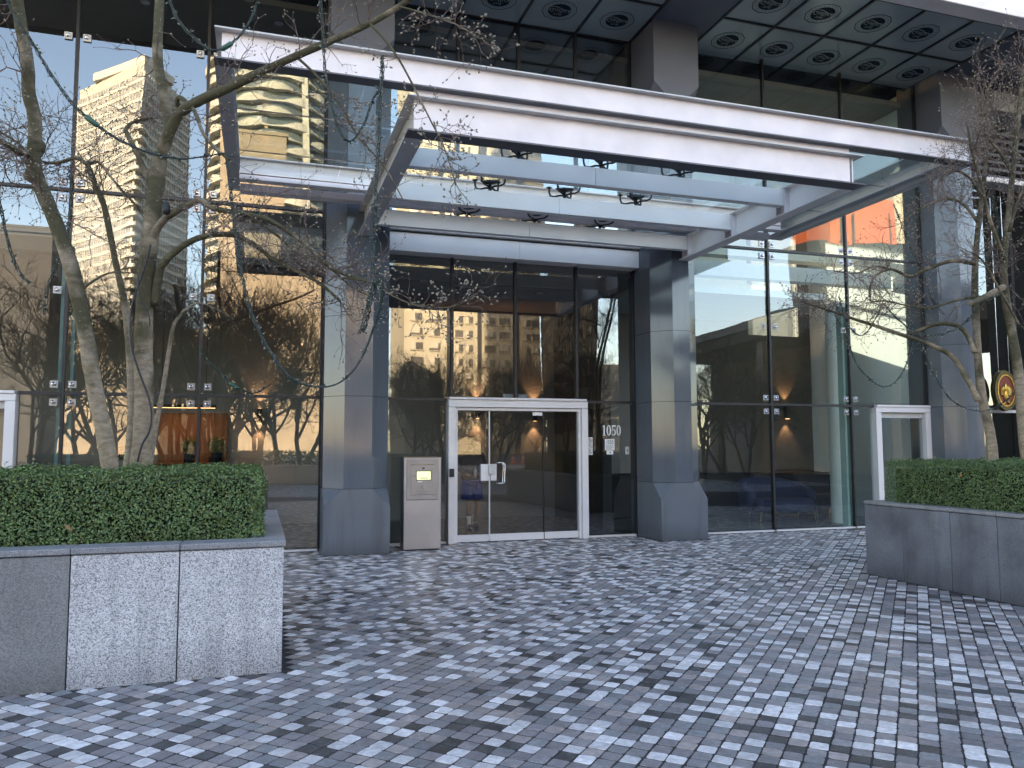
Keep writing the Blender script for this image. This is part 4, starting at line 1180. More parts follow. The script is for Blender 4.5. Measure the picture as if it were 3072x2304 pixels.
# ================================================================== planters
def planter_left():
    e = empty('granite_planter', (-2, 7.5, 0)); tag(e, 'pale speckled granite planter at the left with a clipped hedge', 'planter')
    x0, x1, y0, y1 = PLANT_L
    xs = [-3.9, -2.55, -1.19, -0.506, 0.2]
    xs = [-5.2, -3.9, -2.55, -1.19, -0.506, 0.2]
    for k, (a, b) in enumerate(zip(xs[:-1], xs[1:])):
        MB().bbox(a + 0.004, b - 0.004, y0, y0 + 0.05, -0.02, 0.885, 0.004).build('face_panel', M['granite_light' if k >= 3 else 'granite_grey'], e)
        MB().bbox(a + 0.002, b - 0.002 + (0.012 if k == 4 else 0), y0 - 0.012, y0 + 0.24, 0.892, 0.935, 0.006).build('coping', M['granite_cap'], e)
    ys = [y0 + 0.055, 7.2, 8.2, y1]
    for a, b in zip(ys[:-1], ys[1:]):
        MB().bbox(x1 - 0.05, x1, a + .004, b - .004, -0.02, 0.885, 0.004).build('side_panel', M['granite_grey'], e)
        MB().bbox(x1 - 0.24, x1 + 0.012, max(a, y0 + .245) + .002, b - .002, 0.892, 0.934, 0.006).build('coping', M['granite_cap'], e)
    MB().box(x0, x1 - 0.055, y0 + 0.055, y1, -0.02, 0.80).build('soil', M['soil'], e)
    MB().box(x0, x1 - 0.055, y0 + 0.052, y0 + 0.2, 0.79, 0.887).build('liner', M['grout'], e)
    MB().box(x1 - .2, x1 - 0.053, y0 + 0.2, y1, 0.79, 0.887).build('liner', M['grout'], e)
planter_left()
def planter_right():
    e = empty('granite_planter', (8.8, 5.5, 0)); tag(e, 'dark stained granite planter at the right with a clipped hedge', 'planter')
    x0, x1, y0, y1 = PLANT_R
    ys = [8.25, 7.64, 6.95, 6.36, 5.7, 5.0, 4.2, 3.4, 2.6]
    for b, a in zip(ys[:-1], ys[1:]):
        MB().bbox(x0, x0 + 0.05, a + .004, b - .004, -0.02, 0.865, 0.004).build('face_panel', M['granite_dark'], e)
        MB().bbox(x0 - 0.012, x0 + 0.2, a + .002, b - .002, 0.872, 0.912, 0.006).build('coping', M['granite_cap'], e)
    MB().bbox(x0 + .054, x1, y1 - 0.05, y1, -0.02, 0.865, 0.004).build('side_panel', M['granite_dark'], e)
    MB().bbox(x0 + .204, x1, y1 - 0.2, y1 + 0.012, 0.872, 0.912, 0.006).build('coping', M['granite_cap'], e)
    MB().box(x0 + .055, x1, y0, y1 - .055, -0.02, 0.80).build('soil', M['soil'], e)
    MB().box(x0 + .052, x0 + .18, y0, y1 - .055, 0.79, 0.868).build('liner', M['grout'], e)
planter_right()

def hedge(name, x0, x1, y0, y1, z0, z1, faces, seed, mat, label, dens=5200):
    """clipped hedge: small cupped leaves in a shell over a dark core; faces = list of 'x0','x1','y0','y1','z1'"""
    rg = random.Random(seed)
    e = empty(name, ((x0 + x1) / 2, (y0 + y1) / 2, z0)); tag(e, label, 'hedge')
    d = 0.09
    MB().box(x0 + d, x1 - d, y0 + d, y1 - d, z0 - .1, z1 - d).build('dark_filler', M['hedge_core'], e)  # near-black filler box added inside to block the view
    mb = MB(); tw = MB()
    def bump(p):
        return 0.05 * noise.noise(Vector((p[0] * 5, p[1] * 5, p[2] * 5))) + 0.02 * noise.noise(Vector((p[0] * 14, p[1] * 14, p[2] * 14)))
    spans = {'x': (x0, x1), 'y': (y0, y1), 'z': (z0, z1)}
    for fc, dn in faces:
        ax = fc[0]; hi = fc[1] == '1'
        oth = [a for a in 'xyz' if a != ax]
        A = (spans[oth[0]][1] - spans[oth[0]][0]) * (spans[oth[1]][1] - spans[oth[1]][0])
        for _ in range(int(A * dens * dn)):
            q = {}
            for a in oth: q[a] = rg.uniform(*spans[a])
            dep = abs(rg.gauss(0, 0.032)) - 0.012
            if rg.random() < 0.02: dep -= rg.uniform(0, 0.035)
            q[ax] = spans[ax][1] - dep if hi else spans[ax][0] + dep
            p_ = Vector((q['x'], q['y'], q['z']))
            nv = Vector(tuple((1 if hi else -1) if a == ax else 0 for a in 'xyz'))
            p_ += nv * bump(p_)
            # round the shoulders
            ex = 0
            if ax != 'z' and q['z'] > z1 - 0.06: p_ -= nv * (q['z'] - (z1 - 0.06)) ** 2 * 8
            nn = (nv + Vector((rg.gauss(0, .55), rg.gauss(0, .55), rg.gauss(0.25, .55)))).normalized()
            a = nn.cross(Vector((rg.gauss(0, 1), rg.gauss(0, 1), rg.gauss(0, 1)))).normalized()
            b = nn.cross(a)
            L_ = rg.uniform(0.0080, 0.0140); W_ = L_ * rg.uniform(0.5, 0.68)
            c = nn * (L_ * 0.28)
            mb.add([p_ - a * L_, p_ - b * W_ + c, p_ + a * L_, p_ + b * W_ + c, ], [(0, 1, 2), (0, 2, 3)])
    for _ in range(150):       # stray shoots above the clipped top
        x, y = rg.uniform(x0 + .02, x1 - .02), rg.uniform(y0 + .02, y1 - .02)
        p_ = Vector((x, y, z1 - 0.02)); d_ = Vector((rg.gauss(0, .3), rg.gauss(0, .3), 1)).normalized(); hh = rg.uniform(0.03, 0.085)
        tw.tube([p_, p_ + d_ * hh], [0.0016, 0.001], 3)
        for q in range(6):
            c_ = p_ + d_ * hh * (q + 1) / 6
            a = Vector((rg.gauss(0, 1), rg.gauss(0, 1), rg.gauss(0.3, .5))).normalized(); b = a.cross(d_).normalized(); L_ = 0.010
            mb.add([c_, c_ + a * L_ - b * L_ * .5, c_ + a * L_ * 2, c_ + a * L_ + b * L_ * .5], [(0, 1, 2, 3)])
    f = mb.build('foliage', M[mat], e); f['kind'] = 'stuff'
    for _ in range(60):
        x, y = rg.uniform(x0 + .05, x1 - .05), y0 + rg.uniform(0.03, 0.15)
        if x1 - x0 < y1 - y0: x, y = x0 + rg.uniform(0.03, .15), rg.uniform(y0 + .05, y1 - .05)
        tw.tube([(x, y, z0 - .1), (x + rg.gauss(0, .03), y + rg.gauss(0, .03), z0 + .12)], [0.006, 0.003], 4)
    t = tw.build('stems', M['twig'], e); t['kind'] = 'stuff'
hedge('boxwood_hedge', -4.4, 0.03, 6.33, 7.5, 0.86, 1.44, [('y0', 1.15), ('z1', 0.9), ('x1', 0.9)], 11, 'leaf', 'clipped green boxwood hedge in the left granite planter', 9000)
hedge('boxwood_hedge', 7.55, 9.7, 3.6, 8.08, 0.83, 1.41, [('x0', 1.0), ('z1', 0.8), ('y1', 0.25)], 12, 'leaf_dark', 'clipped green boxwood hedge in the right dark planter', 9000)
# a dead leaf on each hedge
def dead_leaf(p, label, rot):
    mb = MB(); mb.add([(-0.035, 0, 0), (0, -0.014, 0.006), (0.04, 0, 0.002), (0, 0.014, 0.008)], [(0, 1, 2), (0, 2, 3)])
    o = mb.build('dry_leaf', M['dry_leaf']); o.location = p; o.rotation_euler = rot; tag(o, label, 'leaf')
M['dry_leaf'] = simple('dry_leaf', (0.30, 0.16, 0.07), 0.8)
dead_leaf(at(205, 1582, 6.29), 'dry brown leaf caught in the left hedge', (R(90), R(40), 0))
dead_leaf((7.50, 6.9, 1.28), 'dry pale leaf caught in the right hedge', (R(80), R(60), R(90)))

# ================================================================== magnolia trees
class Tree:
    def __init__(s, name, base, label, seed):
        s.e = empty(name, base); tag(s.e, label, 'tree')
        s.rg = random.Random(seed)
        s.tw = MB(); s.bd = MB()
    def stem(s, pts, r0, r1, part='limb', sides=10, wob=0.3):
        """smooth limb through traced points, knobbly"""
        P_ = [Vector(p) for p in pts]
        out = []
        n = len(P_)
        for i in range(n - 1):
            p0 = P_[max(i - 1, 0)]; p1 = P_[i]; p2 = P_[i + 1]; p3 = P_[min(i + 2, n - 1)]
            for k in range(4):
                t = k / 4
                out.append(0.5 * ((2 * p1) + (p2 - p0) * t + (2 * p0 - 5 * p1 + 4 * p2 - p3) * t * t + (3 * p1 - p0 - 3 * p2 + p3) * t ** 3))
        out.append(P_[-1])
        m = len(out)
        rad = [(r0 + (r1 - r0) * (i / (m - 1)) ** 0.85) * (1 + wob * 0.35 * s.rg.uniform(-1, 1)) for i in range(m)]
        mb = MB(); mb.tube(out, rad, sides)
        o = mb.build(part, M['bark'], s.e, smooth=True)
        return out, rad
    def bud(s, p, d, k=1.0):
        d = d.normalized(); a = d.orthogonal().normalized(); b = d.cross(a)
        L_ = s.rg.uniform(0.012, 0.022) * k; w_ = L_ * 0.29
        vs = [p]; 
        for f, r in ((0.3, 1.0), (0.65, 0.75)):
            for q in range(5):
                an = 2 * math.pi * q / 5
                vs.append(p + d * (L_ * f) + (a * math.cos(an) + b * math.sin(an)) * w_ * r)
        vs.append(p + d * L_)
        fs = [(0, 1 + (q + 1) % 5, 1 + q) for q in range(5)] + [(1 + q, 1 + (q + 1) % 5, 6 + (q + 1) % 5, 6 + q) for q in range(5)] + [(6 + q, 6 + (q + 1) % 5, 11) for q in range(5)]
        s.bd.add(vs, fs)
    def twig(s, p, d, L_, r, lev, flat=0.5, bk=1.0):
        rg = s.rg; d = d.normalized()
        n = max(3, int(L_ / 0.07)); n = min(n, 8)
        pts = [p]; q = p; dd = d
        for i in range(n):
            dd = (dd + Vector((rg.gauss(0, .28), rg.gauss(0, .28), rg.gauss(0.05, .26)))).normalized()
            q = q + dd * (L_ / n); pts.append(q)
        s.tw.tube(pts, [r * (1 - 0.6 * i / n) for i in range(n + 1)], 4 if r > 0.004 else 3, cap=False)
        s.bud(pts[-1], dd, 1.25 * bk if lev <= 1 else bk)
        if lev <= 0: return
        for i in range(1, n + 1):
            if rg.random() < 0.78:
                sd_ = (dd.cross(Vector((rg.gauss(0, 1), rg.gauss(0, 1), rg.gauss(0, 1))))).normalized()
                nd = (pts[i] - pts[i - 1]).normalized() * 0.7 + sd_ * 0.8 + Vector((0, 0, 0.12))
                s.twig(pts[i], nd, L_ * rg.uniform(0.3, 0.62), r * 0.62, lev - 1, flat, bk)
    def dress(s, path, n, L0, L1, r, lev, frm=0.15, updown=0.1, side=None, bk=1.0):
        rg = s.rg
        for k in range(n):
            t = frm + (1 - frm) * rg.random() ** 0.8
            i = min(int(t * (len(path) - 1)), len(path) - 2)
            p = path[i].lerp(path[i + 1], rg.random())
            ax = (path[i + 1] - path[i]).normalized()
            d = ax * rg.uniform(0.1, 0.9) + Vector((rg.gauss(0, .8), rg.gauss(0, .7), rg.gauss(updown, .7)))
            if side is not None: d += Vector(side)
            s.twig(p, d, rg.uniform(L0, L1), r * rg.uniform(0.7, 1.1), lev, bk=bk)
    def done(s):
        o = s.tw.build('twigs', M['twig'], s.e); o['kind'] = 'stuff'
        o = s.bd.build('buds', M['bud'], s.e, smooth=True); o['kind'] = 'stuff'

K = 1.38878
def tr(pts, Y, dy=0.0):
    """limb traced in the photograph, at its own depth (Y) drifting by dy towards the tip"""
    n = len(pts)
    out = []
    for i, p in enumerate(pts):
        yy = Y + dy * i / max(1, n - 1)
        if len(p) == 3: yy = p[2]
        out.append(at(p[0] * K, p[1] * K, yy))
    return out

T = Tree('magnolia_tree', at(300 * K, 1030 * K, 6.95), 'bare budding magnolia with leaning mossy trunks in the left planter', 21)
YL = 6.95
a_, _ = T.stem(tr([(243, 1060), (238, 1010), (226, 940), (207, 850), (182, 705), (156, 585), (120, 480), (86, 400), (72, 350), (76, 300), (74, 250), (62, 200), (60, 140), (46, 60), (34, -20), (20, -90)], YL, -0.5), 0.068, 0.040, 'trunk', 14, .12)
for pt, rr in (((80, 315), 0.062), ((66, 380), 0.05)):
    c = at(pt[0] * K, pt[1] * K, 6.68)
    MB().lathe([(0.01, -rr), (rr * .8, -rr * .6), (rr, 0), (rr * .8, rr * .6), (0.01, rr)], c, 10).build('knot', M['bark'], T.e, smooth=True)
b_p, _ = T.stem(tr([(298, 1060), (302, 1010), (309, 940), (311, 850), (310, 740), (316, 600), (326, 500), (336, 410), (344, 345)], YL + 0.12, 0.0), 0.085, 0.062, 'trunk', 14, .12)
b1, _ = T.stem(tr([(340, 372), (352, 325), (366, 280), (357, 222), (341, 135), (342, 60), (346, -15), (350, -90)], YL + .12, 0.2), 0.052, 0.036, 'limb', 12, .15)
b2, _ = T.stem(tr([(343, 352), (360, 300), (386, 248), (430, 218), (500, 187), (560, 157), (640, 121), (720, 86), (800, 50), (862, 14), (900, -15)], YL + .12, -0.9), 0.052, 0.021, 'limb', 12, .15)
c1, _ = T.stem(tr([(268, 1060), (280, 960), (284, 880), (279, 760), (270, 660), (250, 570), (226, 450), (206, 400), (188, 352)], YL + 0.35, 0.3), 0.038, 0.022, 'trunk', 9, .2)
c2, _ = T.stem(tr([(318, 1050), (330, 960), (352, 840), (372, 715), (384, 688)], YL + 0.3, 0.2), 0.026, 0.014, 'trunk', 8, .2)
c2b, _ = T.stem(tr([(384, 690), (400, 668), (430, 655), (470, 670), (505, 690)], YL + 0.5, 0.3), 0.013, 0.007, 'limb', 7, .2)
d1, _ = T.stem(tr([(333, 660), (342, 600), (352, 570), (392, 533), (440, 511), (500, 507), (545, 526), (590, 560), (650, 590), (690, 612), (735, 650)], YL + .1, -0.4), 0.036, 0.012, 'limb', 9, .2)
e1, _ = T.stem(tr([(325, 520), (342, 490), (362, 468), (402, 444), (430, 432), (462, 450), (520, 461), (580, 475), (650, 520), (690, 556), (732, 588), (792, 606)], YL + .1, -0.6), 0.036, 0.012, 'limb', 9, .2)
e2, _ = T.stem(tr([(545, 470), (600, 510), (640, 545), (700, 570), (760, 620), (800, 640)], YL - .1, -0.4), 0.013, 0.006, 'limb', 7, .2)
f1, _ = T.stem(tr([(383, 250), (384, 212), (400, 218), (420, 240), (440, 290), (470, 325), (497, 345)], YL + .05, -0.4), 0.022, 0.012, 'limb', 8, .2)
f2, _ = T.stem(tr([(335, 420), (300, 340), (275, 290), (272, 278), (292, 262), (345, 252)], YL + .2, 0.3), 0.026, 0.010, 'limb', 8, .2)
g1, _ = T.stem(tr([(188, 355), (165, 342), (120, 352), (80, 345), (40, 310), (0, 285), (-40, 270)], YL + .3, 0.3), 0.018, 0.008, 'limb', 7, .2)
g2, _ = T.stem(tr([(192, 352), (215, 352), (250, 395), (300, 450)], YL + .5, -.1), 0.014, 0.008, 'limb', 7, .2)
g3, _ = T.stem(tr([(70, 330), (45, 330), (20, 315), (-20, 300)], YL - .3, -.2), 0.03, 0.016, 'limb', 7, .2)
h1, _ = T.stem(tr([(160, 640), (195, 612), (235, 590), (280, 590)], YL - .2, .2), 0.012, 0.006, 'limb', 6, .2)
k1, _ = T.stem(tr([(640, 122), (690, 170), (740, 235), (770, 290), (830, 360), (870, 430)], YL - .4, -0.4), 0.012, 0.005, 'limb', 7, .2)
k2, _ = T.stem(tr([(800, 52), (850, 110), (890, 180), (930, 260), (960, 320), (985, 400)], YL - .7, -0.3), 0.011, 0.005, 'limb', 7, .2)
k3, _ = T.stem(tr([(740, 600), (800, 610), (850, 640), (900, 660), (960, 665), (1000, 655)], YL - .5, -0.5), 0.008, 0.004, 'limb', 6, .2)
k4, _ = T.stem(tr([(862, 14), (920, 30), (980, 50), (1040, 85)], YL - .8, -0.2), 0.010, 0.004, 'limb', 6, .2)
T.dress(a_, 16, 0.25, 0.7, 0.007, 2, 0.4)
T.dress(b1, 10, 0.2, 0.5, 0.006, 1, 0.2)
T.dress(b2, 22, 0.18, 0.5, 0.0055, 2, 0.3, 0.0)
T.dress(c1, 12, 0.25, 0.6, 0.006, 2, 0.55)
T.dress(d1, 34, 0.2, 0.55, 0.0055, 2, 0.35)
T.dress(e1, 34, 0.2, 0.55, 0.0055, 2, 0.3)
T.dress(e2, 20, 0.2, 0.5, 0.005, 2, 0.1)
T.dress(f1, 8, 0.15, 0.4, 0.005, 1, 0.4)
T.dress(f2, 16, 0.3, 0.6, 0.0055, 2, 0.4)
T.dress(g1, 34, 0.25, 0.6, 0.0055, 2, 0.05, 0.0)
T.dress(g2, 10, 0.25, 0.5, 0.005, 2, 0.1)
T.dress(g3, 12, 0.25, 0.5, 0.0055, 2, 0.2)
T.dress(c2b, 8, 0.2, 0.4, 0.004, 1, 0.1)
T.dress(h1, 6, 0.2, 0.4, 0.004, 1, 0.3)
T.dress(k1, 22, 0.14, 0.36, 0.0045, 2, 0.2, -0.1, bk=1.3)
T.dress(k2, 24, 0.12, 0.34, 0.0045, 2, 0.2, -0.2, bk=1.3)
T.dress(k3, 24, 0.12, 0.36, 0.0042, 2, 0.05, 0.1, bk=1.3)
T.dress(k4, 20, 0.12, 0.32, 0.0042, 2, 0.05, 0.1, bk=1.4)
T.done()

T = Tree('magnolia_tree', at(2145 * K, 1010 * K, 7.3), 'bare budding magnolia with dense crossing branches in the right planter', 33)
YR = 7.3
r1, _ = T.stem(tr([(2148, 1030), (2144, 985), (2138, 930), (2124, 870), (2115, 800), (2109, 700), (2106, 600), (2112, 500), (2122, 420), (2130, 330), (2135, 240)], YR, 0.2), 0.068, 0.020, 'trunk', 12, .15)
r2, _ = T.stem(tr([(2222, 1030), (2214, 960), (2199, 800), (2185, 715), (2174, 654), (2168, 600), (2170, 540), (2180, 450), (2190, 350), (2200, 250), (2210, 150)], YR - .35, 0.2), 0.068, 0.022, 'trunk', 12, .15)
ra, _ = T.stem(tr([(2114, 866), (2091, 821), (2058, 771), (2008, 744), (1941, 721), (1891, 704), (1835, 686), (1790, 670), (1740, 655)], YR, 0.6), 0.040, 0.010, 'limb', 9, .18)
rb, _ = T.stem(tr([(2106, 762), (2085, 717), (2058, 701), (2021, 701), (1975, 717), (1950, 726)], YR, 0.5), 0.032, 0.016, 'limb', 9, .18)
rc_, _ = T.stem(tr([(2106, 570), (2070, 563), (2041, 567), (1995, 584), (1965, 597), (1921, 581), (1885, 604), (1878, 641)], YR, 0.4), 0.030, 0.012, 'limb', 9, .2)
rd, _ = T.stem(tr([(1925, 582), (1890, 575), (1850, 590), (1800, 585)], YR + .3, 0.2), 0.014, 0.006, 'limb', 7, .2)
re_, _ = T.stem(tr([(2112, 480), (2080, 440), (2040, 430), (1990, 450), (1950, 480)], YR, 0.4), 0.022, 0.008, 'limb', 8, .2)
rf, _ = T.stem(tr([(2120, 420), (2090, 380), (2060, 370), (2030, 390)], YR, -.3), 0.020, 0.008, 'limb', 8, .2)
rg2, _ = T.stem(tr([(2168, 620), (2130, 640), (2110, 650), (2095, 655)], YR - .3, -.2), 0.040, 0.03, 'limb', 8, .2)
rh, _ = T.stem(tr([(2170, 560), (2140, 480), (2120, 400), (2100, 330), (2090, 270)], YR - .3, -.2), 0.026, 0.01, 'limb', 8, .2)
ri, _ = T.stem(tr([(2190, 380), (2160, 330), (2130, 290), (2120, 230), (2140, 180)], YR - .2, -.2), 0.02, 0.007, 'limb', 8, .2)
rj, _ = T.stem(tr([(2106, 640), (2060, 650), (2010, 665), (1960, 660), (1910, 650), (1870, 655)], YR, .3), 0.018, 0.007, 'limb', 8, .2)
rk, _ = T.stem(tr([(2200, 700), (2150, 610), (2120, 560), (2085, 540)], YR - .4, -.1), 0.016, 0.007, 'limb', 8, .2)
rl, _ = T.stem(tr([(2180, 500), (2200, 430), (2230, 380)], YR - .3, -.1), 0.022, 0.01, 'limb', 8, .2)
T.dress(r1, 30, 0.25, 0.6, 0.0055, 2, 0.5)
T.dress(r2, 34, 0.25, 0.6, 0.0055, 2, 0.4)
T.dress(ra, 26, 0.18, 0.5, 0.005, 2, 0.55, 0.25)
T.dress(ra, 16, 0.18, 0.4, 0.005, 2, 0.85, 0.0, side=(-0.6, 0, -.1), bk=1.3)
T.dress(rb, 8, 0.2, 0.4, 0.005, 2, 0.4)
T.dress(rc_, 26, 0.2, 0.5, 0.005, 2, 0.3)
T.dress(rd, 18, 0.2, 0.45, 0.0045, 2, 0.1)
T.dress(re_, 24, 0.2, 0.5, 0.005, 2, 0.2)
T.dress(rf, 22, 0.2, 0.5, 0.005, 2, 0.2)
T.dress(rh, 26, 0.2, 0.5, 0.005, 2, 0.2)
T.dress(ri, 28, 0.2, 0.5, 0.005, 2, 0.2)
T.dress(rj, 26, 0.2, 0.5, 0.005, 2, 0.2)
T.dress(rk, 18, 0.2, 0.5, 0.005, 2, 0.2)
T.dress(rl, 30, 0.2, 0.5, 0.005, 2, 0.1)
T.dress(r2, 26, 0.25, 0.6, 0.005, 2, 0.7, bk=1.2)
T.dress(r1, 22, 0.25, 0.6, 0.005, 2, 0.75, bk=1.2)
T.done()

# black power cable up the left tree
cb_ = MB()
pts = tr([(277, 1050), (283, 985), (300, 940), (325, 905), (330, 870), (305, 835), (288, 790), (284, 720), (298, 690)], 6.86, 0.0)
def smooth_path(P_, k=6):
    out = []; n = len(P_)
    for i in range(n - 1):
        p0 = P_[max(i - 1, 0)]; p1 = P_[i]; p2 = P_[i + 1]; p3 = P_[min(i + 2, n - 1)]
        for j in range(k):
            t = j / k
            out.append(0.5 * ((2 * p1) + (p2 - p0) * t + (2 * p0 - 5 * p1 + 4 * p2 - p3) * t * t + (3 * p1 - p0 - 3 * p2 + p3) * t ** 3))
    out.append(P_[-1]); return out
pts = tr([(292, 1040), (297, 1000), (308, 960), (322, 935), (328, 900), (322, 860), (300, 800), (284, 745), (283, 680), (292, 640), (304, 605), (316, 570), (326, 530)], 6.98, 0.0)
pts = [p + Vector((0, -0.02, 0)) for p in pts]
o = cb_.tube(smooth_path(pts), 0.0085, 7).build('power_cable', M['cable'], smooth=True); tag(o, 'thick black power cable winding up the left magnolia trunk', 'cable')
pts = tr([(300, 600), (303, 640), (322, 680), (325, 705)], 6.96); pts = [p + Vector((0, -0.04, 0)) for p in pts]
o = MB().tube(smooth_path(pts), 0.006, 6).build('power_cable', M['cable'], smooth=True); tag(o, 'thin black cable loop high on the left magnolia trunk', 'cable')
sp_ = at(359 * K, 450 * K, 6.9)
o = MB().lathe([(0.012, -0.05), (0.03, -0.04), (0.032, 0.0), (0.02, 0.05), (0.008, 0.065)], sp_, 12).build('spot_lamp', M['cable'], smooth=True); tag(o, 'small black spotlight clamped in the fork of the left magnolia', 'spotlight')

# ================================================================== string lights
def garland(path, label, seed, strands=3, amp=0.012, step=0.045, plug=None):
    rg = random.Random(seed)
    P_ = smooth_path(path, 8)
    e = empty('string_lights', path[0]); tag(e, label, 'string lights', 'unlit green string lights')
    mb = MB(); bl = MB(); tips = MB()
    # arc-length resample
    L_ = [0]
    for a, b in zip(P_[:-1], P_[1:]): L_.append(L_[-1] + (b - a).length)
    tot = L_[-1]; n = max(6, int(tot / 0.03))
    def pos(s):
        s = min(max(s, 0), tot)
        for i in range(len(L_) - 1):
            if s <= L_[i + 1]:
                t = (s - L_[i]) / max(1e-6, L_[i + 1] - L_[i]); return P_[i].lerp(P_[i + 1], t)
        return P_[-1]
    cen = [pos(tot * i / n) for i in range(n + 1)]
    for k in range(strands):
        ph = 2 * math.pi * k / strands
        pts = []
        for i, c in enumerate(cen):
            aa = ph + i * 0.55; A = amp * (0.7 + 0.6 * noise.noise(Vector((i * .3, k * 5.1, seed))))
            pts.append(c + Vector((math.cos(aa), math.sin(aa), math.sin(aa + 1) * .6)) * A)
        mb.tube(pts, 0.0042, 4, cap=False)
    for i in range(int(tot / step)):
        c = pos(rg.uniform(0, tot)) + Vector((rg.gauss(0, amp * .5), rg.gauss(0, amp * .5), 0))
        d = Vector((rg.gauss(0, 1), rg.gauss(0, 1), rg.gauss(0, 1))).normalized()
        bl.tube([c, c + d * 0.026], [0.0052, 0.0046], 5)
        tips.tube([c + d * 0.026, c + d * 0.044], [0.003, 0.0015], 4)
    mb.build('wire', M['wire'], e)
    o = bl.build('sockets', M['wire'], e); o['kind'] = 'stuff'
    o = tips.build('bulbs', M['bulb'], e); o['kind'] = 'stuff'
    if plug is not None:
        c = pos(tot * plug); d = (pos(tot * plug + .05) - c).normalized()
        MB().tube([c - d * 0.06, c - d * 0.045, c + d * 0.04, c + d * 0.06], [0.008, 0.02, 0.02, 0.009], 8).build('plug', M['plug'], e, smooth=True)
garland(tr([(12, -30), (24, 20), (67, 87), (110, 160), (160, 227), (213, 273), (267, 307), (333, 333), (393, 343), (440, 338), (488, 330)], 6.4), 'green string lights sagging across the left tree from its upper trunk to a limb tip', 1, 4, 0.011, 0.04, 0.53)
garland(tr([(490, 330), (497, 400), (506, 480), (518, 560), (530, 630), (548, 690), (580, 755), (615, 805), (650, 828), (700, 836), (740, 822), (776, 782), (803, 720), (822, 660), (828, 600)], 6.3, -0.2), 'green string lights hanging in a long loop from the left tree past the left pier', 2, 4, 0.011, 0.035)
garland(tr([(360, -20), (380, 35), (415, 78), (455, 108), (490, 100), (520, 75), (545, 35), (562, -20)], 6.5), 'green string lights forming a loop at the top near the canopy corner', 3, 4, 0.012, 0.035, 0.55)
garland(tr([(690, -20), (697, 60), (702, 150), (715, 220), (735, 285), (758, 305), (785, 270), (806, 215), (826, 175), (826, 120)], 6.1), 'green string lights looping below the long limb in front of the canopy beam', 4, 3, 0.012, 0.035)
garland(tr([(826, 120), (822, 200), (819, 300), (812, 400), (810, 480), (806, 560), (806, 610), (800, 660)], 6.0), 'green string lights dropping straight down in front of the canopy side beam', 5, 3, 0.014, 0.03)
garland(tr([(-10, 400), (6, 470), (22, 540), (42, 590), (66, 612)], 6.6), 'green string lights drooping at the left picture edge', 6, 4, 0.012, 0.03)
garland(tr([(150, 360), (156, 420), (146, 490), (128, 560), (104, 620), (96, 680)], 7.3), 'green string lights hanging between the left trunks', 7, 3, 0.018, 0.025)
garland(tr([(820, 600), (800, 640), (790, 690), (780, 720)], 6.0, .1), 'tangled green string light bundle hanging off the limb end by the left pier', 8, 5, 0.03, 0.012)
garland(tr([(585, 830), (545, 850), (500, 830), (470, 800), (430, 760)], 7.9, .2), 'green string lights in a low loop behind the left trunks', 9, 3, 0.012, 0.035, 0.45)
garland(tr([(1826, 690), (1834, 740), (1850, 785), (1875, 815), (1905, 835), (1930, 828), (1952, 800), (1965, 760), (1972, 722)], 7.7), 'green string lights in a deep loop under the right tree limb', 10, 2, 0.008, 0.028)
garland(tr([(1812, 640), (1826, 690), (1848, 720), (1868, 722), (1890, 690), (1908, 655)], 7.7), 'green string lights in a small loop above the right tree limb', 11, 2, 0.008, 0.028)
garland(tr([(1908, 655), (1940, 690), (1980, 718), (2030, 722), (2075, 705), (2120, 660), (2160, 635)], 7.5, -.3), 'green string lights running across the right tree towards its second trunk', 12, 3, 0.012, 0.03)
garland(tr([(1985, 722), (2005, 780), (2030, 830), (2060, 868), (2110, 888), (2150, 880), (2185, 855), (2200, 840)], 7.4, -.3), 'green string lights swinging low in front of the hanging crest', 13, 2, 0.008, 0.028)
garland(tr([(1930, 440), (1950, 490), (1965, 530), (1990, 580), (2010, 640), (2040, 680)], 7.6), 'green string lights trailing down through the right tree twigs', 14, 2, 0.012, 0.03)
garland(tr([(2140, 420), (2155, 470), (2150, 520), (2130, 560)], 7.1), 'green string lights wrapped in the crown of the right tree', 15, 3, 0.02, 0.03)

